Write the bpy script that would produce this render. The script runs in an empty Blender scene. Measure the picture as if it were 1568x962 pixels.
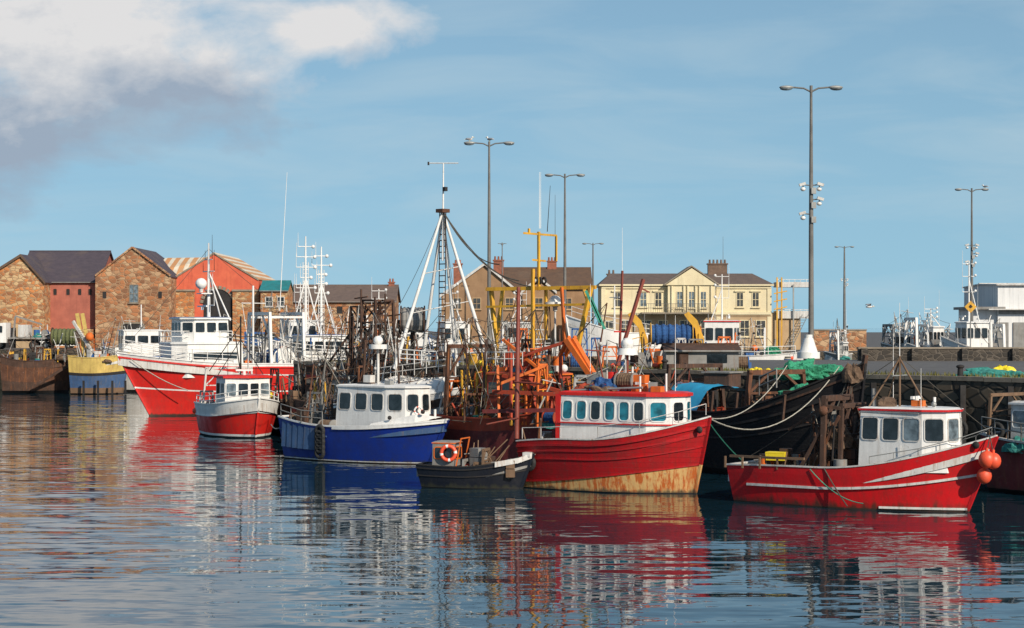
import bpy, math, random
from mathutils import Vector, Matrix, noise
R=random.Random(11)
F=2926.0; CH=7.5
V=Vector
sc=bpy.context.scene
def W(px,py,d):  # survey bearing -> world position at a known range d (metres)
    return V(((px-784)/F*d, d, CH+(500-py)/F*d))
# ---------------------------------------------------------------- materials
def newmat(name):
    m=bpy.data.materials.new(name); m.use_nodes=True
    nt=m.node_tree; nt.nodes.clear()
    o=nt.nodes.new('ShaderNodeOutputMaterial'); p=nt.nodes.new('ShaderNodeBsdfPrincipled')
    nt.links.new(p.outputs[0],o.inputs[0]); return m,nt,p
class N:
    def __init__(s,nt): s.nt=nt
    def n(s,t,**k):
        x=s.nt.nodes.new(t)
        for a,v in k.items(): setattr(x,a,v)
        return x
    def l(s,a,b): s.nt.links.new(a,b)
    def pos(s,scale=(1,1,1)):
        g=s.n('ShaderNodeNewGeometry'); m=s.n('ShaderNodeMapping'); m.inputs['Scale'].default_value=scale
        s.l(g.outputs['Position'],m.inputs['Vector']); return m.outputs[0]
    def noise(s,vec,scale,detail=4,rough=.55,dist=0):
        x=s.n('ShaderNodeTexNoise'); x.inputs['Scale'].default_value=scale; x.inputs['Detail'].default_value=detail
        x.inputs['Roughness'].default_value=rough; x.inputs['Distortion'].default_value=dist
        s.l(vec,x.inputs['Vector']); return x
    def mr(s,val,a,b,c=0,d=1):
        x=s.n('ShaderNodeMapRange'); s.l(val,x.inputs[0])
        for i,v in enumerate((a,b,c,d)): x.inputs[i+1].default_value=v
        return x.outputs[0]
    def math(s,op,a,b=None,clamp=False):
        x=s.n('ShaderNodeMath',operation=op); x.use_clamp=clamp
        for i,v in enumerate((a,b)):
            if v is None: continue
            if isinstance(v,(int,float)): x.inputs[i].default_value=v
            else: s.l(v,x.inputs[i])
        return x.outputs[0]
    def mix(s,f,a,b,blend='MIX'):
        x=s.n('ShaderNodeMix',data_type='RGBA',blend_type=blend)
        for i,v in ((0,f),(6,a),(7,b)):
            if isinstance(v,(int,float)): x.inputs[i].default_value=v
            elif isinstance(v,tuple): x.inputs[i].default_value=(v[0],v[1],v[2],1)
            else: s.l(v,x.inputs[i])
        return x.outputs[2]
    def bump(s,h,st,dist=.02):
        x=s.n('ShaderNodeBump'); x.inputs['Strength'].default_value=st; x.inputs['Distance'].default_value=dist
        s.l(h,x.inputs['Height']); return x.outputs[0]
def paint(name,c,rough=.45,wear=.35,rust=(.22,.085,.03),wl=0,metal=0,plank=0,tone=.55,sc_=1.0,spec=.5,lo=.54):
    m,nt,p=newmat(name); g=N(nt)
    n1=g.noise(g.pos(),1.3*sc_,6,.6)
    col=g.mix(g.mr(n1.outputs[0],.35,.7,0,.75),c,tuple(x*tone for x in c))
    n0=g.noise(g.pos((4,4,.35)),1.0,5,.6)
    col=g.mix(g.mr(n0.outputs[0],.45,.75,0,.55*min(1,wear*2)),col,tuple(x*.45+.01 for x in c))
    st=g.noise(g.pos((5,5,.55)),1.0*sc_,6,.68)
    f=g.math('MULTIPLY',g.mr(st.outputs[0],lo,lo+.13),wear)
    col=g.mix(f,col,rust)
    n3=g.noise(g.pos(),7*sc_,5,.7)
    f3=g.math('MULTIPLY',g.mr(n3.outputs[0],.60,.68),wear*1.0)
    col=g.mix(f3,col,tuple(min(1,x*.5+.10*min(1,wear*2)) for x in rust))
    if wl:
        s=g.n('ShaderNodeSeparateXYZ'); s_in=g.n('ShaderNodeNewGeometry'); g.l(s_in.outputs['Position'],s.inputs[0])
        a=g.math('ADD',s.outputs[2],g.mr(g.noise(g.pos((3,3,.5)),1,4).outputs[0],.3,.7,-.35*wl,.35*wl))
        fz=g.mr(a,.55*wl,.05)
        col=g.mix(g.math('MULTIPLY',fz,.85),col,(.035,.035,.022))
    p.inputs['Roughness'].default_value=rough; p.inputs['Metallic'].default_value=metal
    p.inputs['Specular IOR Level'].default_value=spec
    g.l(g.mr(n1.outputs[0],.3,.7,rough-.08,min(1,rough+.25)),p.inputs['Roughness'])
    h=n3.outputs[0]; b=g.bump(h,.3,.02)
    if plank:
        w=g.n('ShaderNodeTexWave',wave_type='BANDS',bands_direction='Z',wave_profile='SAW'); w.inputs['Scale'].default_value=plank
        w.inputs['Distortion'].default_value=.35; g.l(g.pos(),w.inputs['Vector'])
        bb=g.n('ShaderNodeBump'); bb.inputs['Strength'].default_value=.8; bb.inputs['Distance'].default_value=.04
        g.l(w.outputs[1],bb.inputs['Height']); g.l(b,bb.inputs['Normal']); b=bb.outputs[0]
        col=g.mix(g.mr(w.outputs[1],.12,.02,0,.6),col,tuple(x*.25 for x in c))
    g.l(col,p.inputs['Base Color'])
    g.l(b,p.inputs['Normal'])
    return m
def stone(name,c1,c2,mortar,scale=2.2,wl=0,rough=.9,c3=None,dirt=.7):
    m,nt,p=newmat(name); g=N(nt)
    pv=g.pos((1,1,1.7))
    v=g.n('ShaderNodeTexVoronoi'); v.inputs['Scale'].default_value=scale; g.l(pv,v.inputs['Vector'])
    e=g.n('ShaderNodeTexVoronoi',feature='DISTANCE_TO_EDGE'); e.inputs['Scale'].default_value=scale; g.l(pv,e.inputs['Vector'])
    s=g.n('ShaderNodeSeparateColor'); g.l(v.outputs['Color'],s.inputs[0])
    col=g.mix(g.mr(s.outputs[0],.25,.75),c1,c2)
    if c3: col=g.mix(g.mr(s.outputs[1],.70,.78),col,c3)
    col=g.mix(g.mr(g.noise(g.pos(),.35,5).outputs[0],.38,.68,0,dirt),col,tuple(x*.45 for x in c1))
    col=g.mix(g.mr(e.outputs[0],.09,.03),col,mortar)
    if wl:
        z=g.n('ShaderNodeSeparateXYZ'); gi=g.n('ShaderNodeNewGeometry'); g.l(gi.outputs['Position'],z.inputs[0])
        a=g.math('ADD',z.outputs[2],g.mr(g.noise(g.pos(),.8,5).outputs[0],.3,.7,-.8,.8))
        col=g.mix(g.mr(a,3.2,1.2),col,(.012,.014,.008))
    g.l(col,p.inputs['Base Color']); p.inputs['Roughness'].default_value=rough
    g.l(g.bump(g.mr(e.outputs[0],0,.12),.7,.06),p.inputs['Normal'])
    return m
def plain(name,c1,c2,scale=1,rough=.85,bump=.3,detail=6,stretch=(1,1,1)):
    m,nt,p=newmat(name); g=N(nt)
    n=g.noise(g.pos(stretch),scale,detail,.62); n2=g.noise(g.pos(),scale*.13,3)
    col=g.mix(g.mr(n.outputs[0],.35,.65),c1,c2)
    col=g.mix(g.mr(n2.outputs[0],.4,.65,0,.4),col,tuple(x*.6 for x in c1))
    n4=g.noise(g.pos((3,3,.25)),.8,5,.65)
    col=g.mix(g.mr(n4.outputs[0],.52,.75,0,.45),col,tuple(x*.4 for x in c1))
    g.l(col,p.inputs['Base Color']); p.inputs['Roughness'].default_value=rough
    g.l(g.bump(n.outputs[0],bump,.05),p.inputs['Normal']); return m
def slate(name,c1,c2,sc1=3,corr=None):
    m,nt,p=newmat(name); g=N(nt)
    b=g.n('ShaderNodeTexWave',bands_direction='Z'); b.inputs['Scale'].default_value=sc1; b.inputs['Distortion'].default_value=.4
    g.l(g.pos(),b.inputs['Vector'])
    n=g.noise(g.pos((1,1,3)),1.4,6,.7)
    col=g.mix(g.mr(n.outputs[0],.3,.7),c1,c2)
    n2=g.noise(g.pos(),.3,5,.6); col=g.mix(g.mr(n2.outputs[0],.5,.7,0,.4),col,(.18,.13,.09))
    col=g.mix(g.mr(b.outputs[1],.75,1,0,.4),col,tuple(x*.5 for x in c1))
    g.l(col,p.inputs['Base Color']); p.inputs['Roughness'].default_value=.75
    g.l(g.bump(b.outputs[1],.4,.03),p.inputs['Normal']); return m
def glass(name,c,rough=.08):
    m,nt,p=newmat(name); g=N(nt)
    n=g.noise(g.pos(),2.5,3); g.l(g.mix(g.mr(n.outputs[0],.35,.65),c,tuple(x*.3 for x in c)),p.inputs['Base Color'])
    p.inputs['Roughness'].default_value=rough; p.inputs['Specular IOR Level'].default_value=.6; return m

RUST=paint('rust_steel',(.13,.055,.03),.85,.8,(.28,.10,.03),tone=.4)
BROWN=paint('brown_rust',(.085,.045,.03),.85,.6,(.18,.07,.03),tone=.4)
DARK=paint('dark_tarred',(.020,.018,.018),.7,.25,(.08,.04,.025))
BLACKH=paint('black_wood_hull',(.012,.011,.014),.6,.25,(.04,.03,.025),wl=1,plank=1.6)
WHITE=paint('white_paint',(.82,.81,.78),.4,.30,(.40,.24,.12),tone=.82,lo=.58)
WHITE2=paint('weathered_white',(.64,.63,.60),.5,.6,(.28,.15,.08),tone=.72,lo=.53)
CREAM=paint('cream_paint',(.70,.50,.14),.6,.5,(.35,.17,.07),wl=.5)
REDA=paint('red_hull_paint',(.66,.012,.016),.36,.32,(.20,.03,.02),wl=.6,tone=.66,lo=.52)
REDC=paint('red_plank_paint',(.52,.010,.014),.45,.38,(.15,.03,.02),plank=1.35,tone=.55,lo=.50)
REDF=paint('bright_red_paint',(.68,.020,.014),.42,.35,(.28,.07,.04),tone=.66,wl=.4)
MAROON=paint('maroon_paint',(.20,.03,.03),.65,.5,(.2,.08,.04),wl=.6)
RUSTRED=paint('rust_red_paint',(.44,.055,.02),.65,.65,(.18,.08,.04),tone=.5)
ORNG=paint('orange_paint',(.80,.17,.02),.55,.5,(.3,.1,.04),tone=.6)
BUOY=paint('orange_buoy',(.85,.10,.04),.4,.2,(.4,.15,.08),tone=.75)
YEL=paint('yellow_paint',(.74,.40,.03),.5,.55,(.3,.12,.04),tone=.6,lo=.52)
YELB=paint('bright_yellow',(.85,.65,.02),.5,.15,tone=.8)
BLUE=paint('blue_hull_paint',(.010,.036,.28),.36,.28,(.03,.05,.13),wl=.4,tone=.55)
BLUE2=paint('faded_blue_paint',(.05,.11,.24),.55,.6,(.16,.13,.10),wl=.5,tone=.55)
BLUEN=paint('blue_net_paint',(.03,.12,.34),.7,.3,(.05,.05,.06))
TEAL=paint('turquoise_tarp',(.03,.36,.62),.5,.2,(.1,.3,.4),tone=.6)
TEALR=paint('teal_roof',(.02,.22,.24),.6,.2)
GALV=paint('galvanised_steel',(.36,.37,.36),.5,.25,(.25,.16,.1),metal=.3)
GREYP=paint('grey_paint',(.27,.265,.25),.6,.5,(.2,.1,.05))
POLE=paint('lamp_steel',(.17,.165,.155),.6,.2,(.2,.14,.09))
WOOD=paint('weathered_wood',(.20,.12,.07),.8,.4,(.08,.05,.03),tone=.6)
VARN=paint('varnished_mast',(.25,.05,.03),.5,.4,(.12,.05,.03))
RUSTCREAM=paint('rusty_boot_paint',(.68,.42,.16),.75,1.0,(.44,.10,.015),wl=.35,tone=.75,lo=.45)
DKNAVY=paint('dark_navy_paint',(.008,.010,.018),.42,.2,(.03,.028,.026),wl=.4)
ROPEW=plain('pale_rope',(.5,.48,.42),(.3,.28,.22),8)
ROPEG=plain('green_rope',(.05,.35,.24),(.03,.2,.15),8)
ROPED=plain('dark_rope',(.05,.045,.04),(.1,.09,.07),8)
NETG=plain('green_net',(.015,.17,.09),(.05,.36,.20),7,.95,1.0)
NETT=plain('teal_net',(.05,.30,.26),(.02,.13,.11),7,.95,1.0)
NETB=plain('brown_net',(.10,.06,.04),(.2,.13,.08),7,.95,1.0)
NETO=plain('olive_net',(.16,.17,.07),(.07,.09,.04),7,.95,1.0)
NETBL=plain('blue_net',(.015,.05,.16),(.03,.12,.32),7,.95,1.0)
RUBB=plain('black_rubber',(.015,.015,.015),(.03,.03,.03),5,.8)
DECK=plain('deck_planks',(.18,.14,.10),(.09,.07,.05),3,.9)
GLD=glass('dark_window',(.02,.028,.035))
GLM=glass('curtained_window',(.09,.09,.085),.2)
GLT=glass('teal_window',(.02,.22,.30),.15)
GLL=glass('pale_window',(.20,.26,.30),.2)
STONE1=stone('orange_rubble_stone',(.56,.215,.07),(.30,.13,.06),(.38,.24,.13),1.5,c3=(.56,.38,.2),dirt=.45)
STONE2=stone('brown_rubble_stone',(.46,.19,.08),(.22,.105,.055),(.34,.21,.12),1.35,c3=(.50,.33,.19),dirt=.5)
WALLM=stone('quay_wall_stone',(.16,.12,.08),(.07,.055,.04),(.03,.028,.022),1.1,wl=1)
DARKWALL=stone('dark_boundary_wall_stone',(.085,.07,.055),(.04,.035,.03),(.12,.10,.08),1.8)
COPE=plain('coping_stone',(.30,.25,.19),(.2,.17,.13),2)
ASPH=plain('quay_asphalt',(.13,.125,.12),(.085,.08,.08),.9,.9,.2)
GRASS=plain('weedy_verge',(.17,.15,.04),(.09,.10,.025),1.5,.95,.8)
SALMON=plain('salmon_render',(.66,.14,.07),(.54,.10,.055),.8)
PINK=plain('pink_render',(.44,.14,.095),(.32,.10,.07),.8)
CRM=plain('cream_render',(.76,.67,.44),(.66,.56,.36),.6,.8,.1)
CRM2=plain('sand_render',(.50,.36,.21),(.40,.27,.15),.6,.8,.1)
TAN=plain('tan_render',(.36,.22,.12),(.27,.16,.085),.6)
WHB=plain('white_cladding',(.75,.75,.74),(.6,.61,.62),.4,.7,.1,stretch=(6,6,.4))
SL1=slate('slate_roof',(.055,.045,.06),(.09,.07,.085))
SL2=slate('brown_tile_roof',(.15,.085,.05),(.085,.055,.04))
SL3=slate('grey_tile_roof',(.17,.12,.10),(.10,.075,.065))
BRK=plain('chimney_brick',(.34,.12,.07),(.2,.08,.05),3)
SOOT=plain('chimney_soot_stone',(.12,.08,.06),(.2,.13,.09),3)
GULLW=plain('gull_white',(.75,.75,.73),(.6,.6,.6),9,.8,.1)
GULLG=plain('gull_grey',(.28,.3,.33),(.22,.24,.27),9,.8,.1)
def corrug():
    m,nt,p=newmat('striped_corrugated_roof'); g=N(nt)
    w=g.n('ShaderNodeTexWave',bands_direction='X'); w.inputs['Scale'].default_value=.26; w.inputs['Distortion'].default_value=.5
    g.l(g.pos(),w.inputs['Vector'])
    n=g.noise(g.pos((3,1,1)),.5,5)
    col=g.mix(g.mr(w.outputs[1],.35,.5),(.68,.62,.50),(.56,.27,.11))
    col=g.mix(g.mr(n.outputs[0],.45,.7,0,.5),col,(.4,.28,.18))
    g.l(col,p.inputs['Base Color']); p.inputs['Roughness'].default_value=.7; return m
CORR=corrug()
# ---------------------------------------------------------------- builder
class Bd:
    def __init__(s,name,loc=(0,0,0),rz=0.0):
        s.name=name; s.v=[];s.f=[];s.m=[];s.s=[];s.mats=[]
        s.M=Matrix.Translation(V(loc))@Matrix.Rotation(rz,4,'Z'); s.Mi=s.M.inverted()
    def P(s,px,py,d): return s.Mi@W(px,py,d)
    def add(s,vs,fs,mat,sm=False):
        if mat not in s.mats: s.mats.append(mat)
        k=s.mats.index(mat); o=len(s.v); s.v+= [tuple(x) for x in vs]
        for f in fs: s.f.append([o+i for i in f]); s.m.append(k); s.s.append(sm)
    def done(s):
        me=bpy.data.meshes.new(s.name); me.from_pydata(s.v,[],s.f)
        for m in s.mats: me.materials.append(m)
        me.polygons.foreach_set('material_index',s.m); me.polygons.foreach_set('use_smooth',s.s); me.update()
        o=bpy.data.objects.new(s.name,me); o.matrix_world=s.M; sc.collection.objects.link(o); return o
    def tube(s,a,b,r,mat,r2=None,n=6,cap=True):
        a=V(a);b=V(b);r2=r if r2 is None else r2; d=b-a
        if d.length<1e-5: return
        d.normalize(); u=d.cross(V((0,0,1)) if abs(d.z)<.9 else V((1,0,0))).normalized(); w=d.cross(u)
        vs=[];fs=[]
        for i in range(n):
            t=2*math.pi*i/n; k=u*math.cos(t)+w*math.sin(t); vs+= [a+k*r,b+k*r2]
        for i in range(n):
            j=(i+1)%n; fs.append((2*i,2*j,2*j+1,2*i+1))
        s.add(vs,fs,mat,n>4)
        if cap: s.add(vs,[[2*i for i in range(n)][::-1],[2*i+1 for i in range(n)]],mat)
    def path(s,pts,r,mat,n=5):
        for a,b in zip(pts,pts[1:]): s.tube(a,b,r,mat,n=n)
    def box(s,c,sz,mat,rz=0,rx=0,ry=0,tp=1):
        c=V(c);x,y,z=[k/2 for k in sz]; Rm=Matrix.Rotation(rz,3,'Z')@Matrix.Rotation(ry,3,'Y')@Matrix.Rotation(rx,3,'X')
        vs=[c+Rm@V((i*x*(tp if k>0 else 1),j*y*(tp if k>0 else 1),k*z)) for i,j,k in ((-1,-1,-1),(1,-1,-1),(1,1,-1),(-1,1,-1),(-1,-1,1),(1,-1,1),(1,1,1),(-1,1,1))]
        s.add(vs,[(0,3,2,1),(4,5,6,7),(0,1,5,4),(1,2,6,5),(2,3,7,6),(3,0,4,7)],mat)
    def beam(s,a,b,w,h,mat):
        a=V(a);b=V(b);d=(b-a).normalized(); u=d.cross(V((0,0,1)) if abs(d.z)<.95 else V((0,1,0))).normalized(); q=u.cross(d)
        vs=[p+u*i*w/2+q*j*h/2 for p in (a,b) for i,j in ((-1,-1),(1,-1),(1,1),(-1,1))]
        s.add(vs,[(0,1,2,3),(7,6,5,4),(0,4,5,1),(1,5,6,2),(2,6,7,3),(3,7,4,0)],mat)
    def prism(s,pts,ex,mat,matcap=None):
        n=len(pts); pts=[V(p) for p in pts]; ex=V(ex); vs=pts+[p+ex for p in pts]
        s.add(vs,[(i,(i+1)%n,n+(i+1)%n,n+i) for i in range(n)],mat)
        s.add(vs,[list(range(n))[::-1],[n+i for i in range(n)]],matcap or mat)
    def sph(s,c,r,mat,scl=(1,1,1),n=12,rot=None):
        c=V(c);vs=[];fs=[];m=n//2
        for j in range(m+1):
            for i in range(n):
                p=V((math.sin(math.pi*j/m)*math.cos(2*math.pi*i/n)*scl[0],math.sin(math.pi*j/m)*math.sin(2*math.pi*i/n)*scl[1],math.cos(math.pi*j/m)*scl[2]))*r
                if rot: p=rot@p
                vs.append(c+p)
        for j in range(m):
            for i in range(n): fs.append((j*n+i,(j+1)*n+i,(j+1)*n+(i+1)%n,j*n+(i+1)%n))
        s.add(vs,fs,mat,True)
    def torus(s,c,ax,Rr,r,mat,mat2=None,n=20,m=8):
        c=V(c);ax=V(ax).normalized();u=ax.cross(V((0,0,1)) if abs(ax.z)<.9 else V((1,0,0))).normalized();w=ax.cross(u)
        vs=[]
        for i in range(n):
            t=2*math.pi*i/n;k=u*math.cos(t)+w*math.sin(t)
            for j in range(m):
                q=2*math.pi*j/m; vs.append(c+k*(Rr+r*math.cos(q))+ax*r*math.sin(q))
        for i in range(n):
            mm=mat2 if (mat2 and i%5==0) else mat
            s.add(vs,[(i*m+j,((i+1)%n)*m+j,((i+1)%n)*m+(j+1)%m,i*m+(j+1)%m) for j in range(m)],mm,True)
    def lump(s,c,sz,mat,seed=0,n=26):
        c=V(c);vs=[];fs=[];m=n//2
        for j in range(m+1):
            for i in range(n):
                p=V((math.sin(math.pi*j/m)*math.cos(2*math.pi*i/n),math.sin(math.pi*j/m)*math.sin(2*math.pi*i/n),math.cos(math.pi*j/m)))
                k=1+.45*noise.noise(p*2.3+V((seed,0,0)))+.22*noise.noise(p*6+V((0,seed,0)))
                q=V((p.x*sz[0],p.y*sz[1],max(p.z,-.25)*sz[2]))*k
                vs.append(c+q)
        for j in range(m):
            for i in range(n): fs.append((j*n+i,(j+1)*n+i,(j+1)*n+(i+1)%n,j*n+(i+1)%n))
        s.add(vs,fs,mat,False)
    def rope(s,a,b,sag,r,mat,n=10):
        a=V(a);b=V(b); s.path([a.lerp(b,i/n)-V((0,0,sag*4*(i/n)*(1-i/n))) for i in range(n+1)],r,mat,4)
    def rail(s,pts,h,mat,r=.022,nr=2,sp=1.0):
        pts=[V(p) for p in pts]
        for k in range(nr): s.path([p+V((0,0,h*(k+1)/nr)) for p in pts],r,mat,5)
        for a,b in zip(pts,pts[1:]):
            q=max(1,int((b-a).length/sp))
            for i in range(q+1): p=a.lerp(b,i/q); s.tube(p,p+V((0,0,h)),r,mat,n=5)
    def ladder(s,a,b,w,mat,r=.025,sp=.35):
        a=V(a);b=V(b);o=V((w/2,0,0))
        s.tube(a-o,b-o,r,mat,n=4);s.tube(a+o,b+o,r,mat,n=4)
        q=int((b-a).length/sp)
        for i in range(1,q): p=a.lerp(b,i/q); s.tube(p-o,p+o,r*.8,mat,n=4)
    def strip(s,pts,w,h,mat):
        pts=[V(p) for p in pts];vs=[];n=len(pts)
        for i,p in enumerate(pts):
            d=(pts[min(i+1,n-1)]-pts[max(i-1,0)]); d.z=0; d.normalize(); u=V((-d.y,d.x,0))
            vs+=[p+u*a*w/2+V((0,0,c*h/2)) for a,c in ((-1,-1),(1,-1),(1,1),(-1,1))]
        fs=[(4*i+j,4*i+(j+1)%4,4*i+4+(j+1)%4,4*i+4+j) for i in range(n-1) for j in range(4)]
        fs+=[(3,2,1,0),(4*n-4,4*n-3,4*n-2,4*n-1)]
        s.add(vs,fs,mat)
    def win(s,p0,ex,ey,w,h,fm,gm,fw=.05,rad=.08,pr=.03):
        p0=V(p0);nrm=ex.cross(ey).normalized()
        def rr(w,h,r):
            o=[]
            for cx,cy,a0 in ((w/2-r,h/2-r,0),(-w/2+r,h/2-r,90),(-w/2+r,-h/2+r,180),(w/2-r,-h/2+r,270)):
                for k in range(4):
                    a=math.radians(a0+30*k); o.append((cx+r*math.cos(a),cy+r*math.sin(a)))
            return o
        A=rr(w+2*fw,h+2*fw,rad+fw);C=rr(w,h,rad);n=len(A)
        f=lambda q,z:p0+ex*q[0]+ey*q[1]+nrm*z
        vs=[f(q,0) for q in A]+[f(q,pr) for q in A]+[f(q,pr) for q in C]+[f(q,.008) for q in C]
        fs=[(k*n+i,k*n+(i+1)%n,(k+1)*n+(i+1)%n,(k+1)*n+i) for k in range(3) for i in range(n)]
        s.add(vs,fs,fm); s.add([f(q,.008) for q in C],[list(range(n))],gm)
def wheelhouse(b,plan,z0,z1,wall,roof,trim,wins,fm,gm,lean=.03,over=.14,rt=.09,vz=(.5,.86),wfrac=.78,rad=.1,camber=.06,fw=.045):
    n=len(plan);cx=sum(p[0] for p in plan)/n;cy=sum(p[1] for p in plan)/n
    bot=[V((x,y,z0)) for x,y in plan];top=[V((cx+(x-cx)*(1-lean),cy+(y-cy)*(1-lean),z1)) for x,y in plan]
    b.add(bot+top,[(i,(i+1)%n,n+(i+1)%n,n+i) for i in range(n)],wall)
    b.add(top,[list(range(n))],roof)
    for i in range(n):
        k=wins.get(i,0)
        if not k: continue
        a,c,d,e=bot[i],bot[(i+1)%n],top[i],top[(i+1)%n]
        gs=gm if isinstance(gm,list) else [gm]
        for j in range(k):
            u=(j+.5)/k; lo=a.lerp(c,u);hi=d.lerp(e,u);vm=(vz[0]+vz[1])/2
            ex=((c-a).normalized());ey=(hi-lo).normalized()
            b.win(lo.lerp(hi,vm),ex,ey,(c-a).length/k*wfrac,(z1-z0)*(vz[1]-vz[0]),fm,gs[(j+i)%len(gs)],rad=rad,fw=fw)
    def ring(o,z):
        r=[]
        for p in top:
            d=V((p.x-cx,p.y-cy,0)); r.append(V((p.x,p.y,z))+d.normalized()*o)
        return r
    r0=ring(over,z1+.004);r1=ring(over,z1+rt);r2=ring(-.15,z1+rt+camber)
    b.add(r0+r1,[(i,(i+1)%n,n+(i+1)%n,n+i) for i in range(n)]+[list(range(n))[::-1]],trim)
    b.add(r1+r2,[(i,(i+1)%n,n+(i+1)%n,n+i) for i in range(n)]+[[n+i for i in range(n)]],roof)
def hull(b,L,Bm,zb,zm,zs,bands,rake=1.3,draft=1.0,st=.75,tm=.45,full=2.3,wlf=1.5,flare=.14,rs=.25,bw=.7,inner=WHITE2,cap=WHITE,capw=.2,caph=.08,ns=30,rails=()):
    def sh(t):
        return zm+(zs-zm)*((.4-t)/.4)**2 if t<.4 else zm+(zb-zm)*((t-.4)/.6)**2
    def half(t,z):
        h=max(0,min(1,z/sh(t))); p=wlf+(full-wlf)*h
        if t>tm: k=1-((t-tm)/(1-tm))**p
        else: k=1-(1-st)*((tm-t)/tm)**2
        if z>=0: v=1-flare*(1-h)**1.3
        else: v=(1-flare)*max(0.02,1+z/draft)**.5
        return max(.05,k*v*Bm/2)
    def xx(t,z):
        xs=-L/2+rs*(1-z/zs); xb=L/2-rake*(1-z/zb); return xs+t*(xb-xs)
    ts=[1-(1-i/ns)**1.35 for i in range(ns+1)]
    rows=[(('z',-draft),None)]+bands
    zof=lambda r,t:r[1] if r[0]=='z' else (r[1](t) if r[0]=='c' else r[1]*sh(t))
    for side in (-1,1):
        for k in range(len(rows)-1):
            vs=[];fs=[]
            for t in ts:
                for r in (rows[k][0],rows[k+1][0]):
                    z=zof(r,t); vs.append((xx(t,z),side*half(t,z),z))
            for i in range(ns): f=(2*i,2*i+2,2*i+3,2*i+1); fs.append(f if side<0 else f[::-1])
            b.add(vs,fs,rows[k+1][1],True)
    for k in range(len(rows)-1):
        for t in (0,1):
            vs=[]
            for r in (rows[k][0],rows[k+1][0]):
                z=zof(r,t)
                for sd in (-1,1): vs.append((xx(t,z),sd*half(t,z),z))
            b.add(vs,[(0,1,3,2)],rows[k+1][1])
        t=1; za,zb_=zof(rows[k][0],1),zof(rows[k+1][0],1)
        b.beam((xx(1,za)+.03,0,za),(xx(1,zb_)+.03,0,zb_),.13,.13,rows[k+1][1])
    ti=.13
    for side in (-1,1):
        vs=[];fs=[]
        for t in ts:
            z=sh(t);y=max(.02,half(t,z)-ti); vs+=[(xx(t,z)-(.1 if t>.99 else 0),side*y,z),(xx(t,z)-(.1 if t>.99 else 0),side*y,z-bw)]
        for i in range(ns): fs.append((2*i,2*i+2,2*i+3,2*i+1))
        b.add(vs,fs,inner,True)
    vs=[];fs=[]
    for t in ts:
        z=sh(t);y=max(.02,half(t,z)-ti)
        vs+=[(xx(t,z),-y,z-bw),(xx(t,z),y,z-bw)]
    b.add(vs,[(2*i,2*i+2,2*i+3,2*i+1) for i in range(ns)],DECK)
    z=sh(0); y=half(0,z)-ti
    b.add([(xx(0,z)+.1,-y,z),(xx(0,z)+.1,y,z),(xx(0,z)+.1,y,z-bw),(xx(0,z)+.1,-y,z-bw)],[(0,1,2,3)],inner)
    for side in (-1,1):
        b.strip([V((xx(t,sh(t)),side*(half(t,sh(t))-.05),sh(t)+caph/2)) for t in ts],capw,caph,cap)
        for (fr,w,h,mt,t0,t1) in rails:
            zf=(lambda t:fr*sh(t)) if not callable(fr) else fr
            b.strip([V((xx(t,zf(t)),side*(half(t,zf(t))+.02),zf(t))) for t in ts if t0<=t<=t1],w,h,mt)
    b.strip([V((xx(0,z)+.05,-half(0,z),z+caph/2)),V((xx(0,z)+.05,half(0,z),z+caph/2))],capw,caph,cap)
    b.sh=lambda x:sh(max(0,min(1,(x+L/2)/L)))
    b.hf=lambda x:half(max(0,min(1,(x+L/2)/L)),b.sh(x))
    return b
def heading(dx,dy): return math.atan2(dy,dx)
def aerial(b,p,h,r=.018,mat=WHITE,lean=0): b.tube(p,V(p)+V((lean,0,h)),r,mat,r*.5,n=4)
def radar(b,p,w=1.0): 
    p=V(p); b.tube(p,p+V((0,0,.25)),.12,WHITE,n=8); b.box(p+V((0,0,.32)),(.12,w,.12),WHITE)
def dome(b,p,r): b.tube(p,V(p)+V((0,0,r)),r*.35,WHITE2,n=8); b.sph(V(p)+V((0,0,r*1.5)),r,WHITE,(1,1,.95),12)
def drum(b,c,ax,r,w,net,frame):
    c=V(c);ax=V(ax).normalized()
    b.tube(c-ax*w/2,c+ax*w/2,r*.8,net,n=16)
    for q in (-.36,-.2,-.04,.12,.28,.4): b.torus(c+ax*w*q,ax,r*.72,.16*r+.04,net,n=14,m=6)
    for s_ in (-1,1):
        b.tube(c+ax*s_*w/2,c+ax*s_*(w/2+.06),r,frame,n=18)
        b.beam(c+ax*s_*(w/2+.15),c+ax*s_*(w/2+.15)-V((0,0,r*1.25)),.16,.16,frame)
def gallows(b,x,y,z,h,w,mat,ax='y',t=.14):
    o=V((0,w/2,0)) if ax=='y' else V((w/2,0,0)); c=V((x,y,z)); u=V((0,0,h))
    b.beam(c-o,c-o*.85+u,t,t,mat); b.beam(c+o,c+o*.85+u,t,t,mat); b.beam(c-o*.9+u,c+o*.9+u,t,t*1.2,mat)
    b.beam(c-o*.9+u*.6,c+o*.9+u*.6,t*.6,t*.6,mat); b.beam(c-o*.9+u*.6,c-o*.2+u,t*.6,t*.6,mat); b.beam(c+o*.9+u*.6,c+o*.2+u,t*.6,t*.6,mat)
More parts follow.
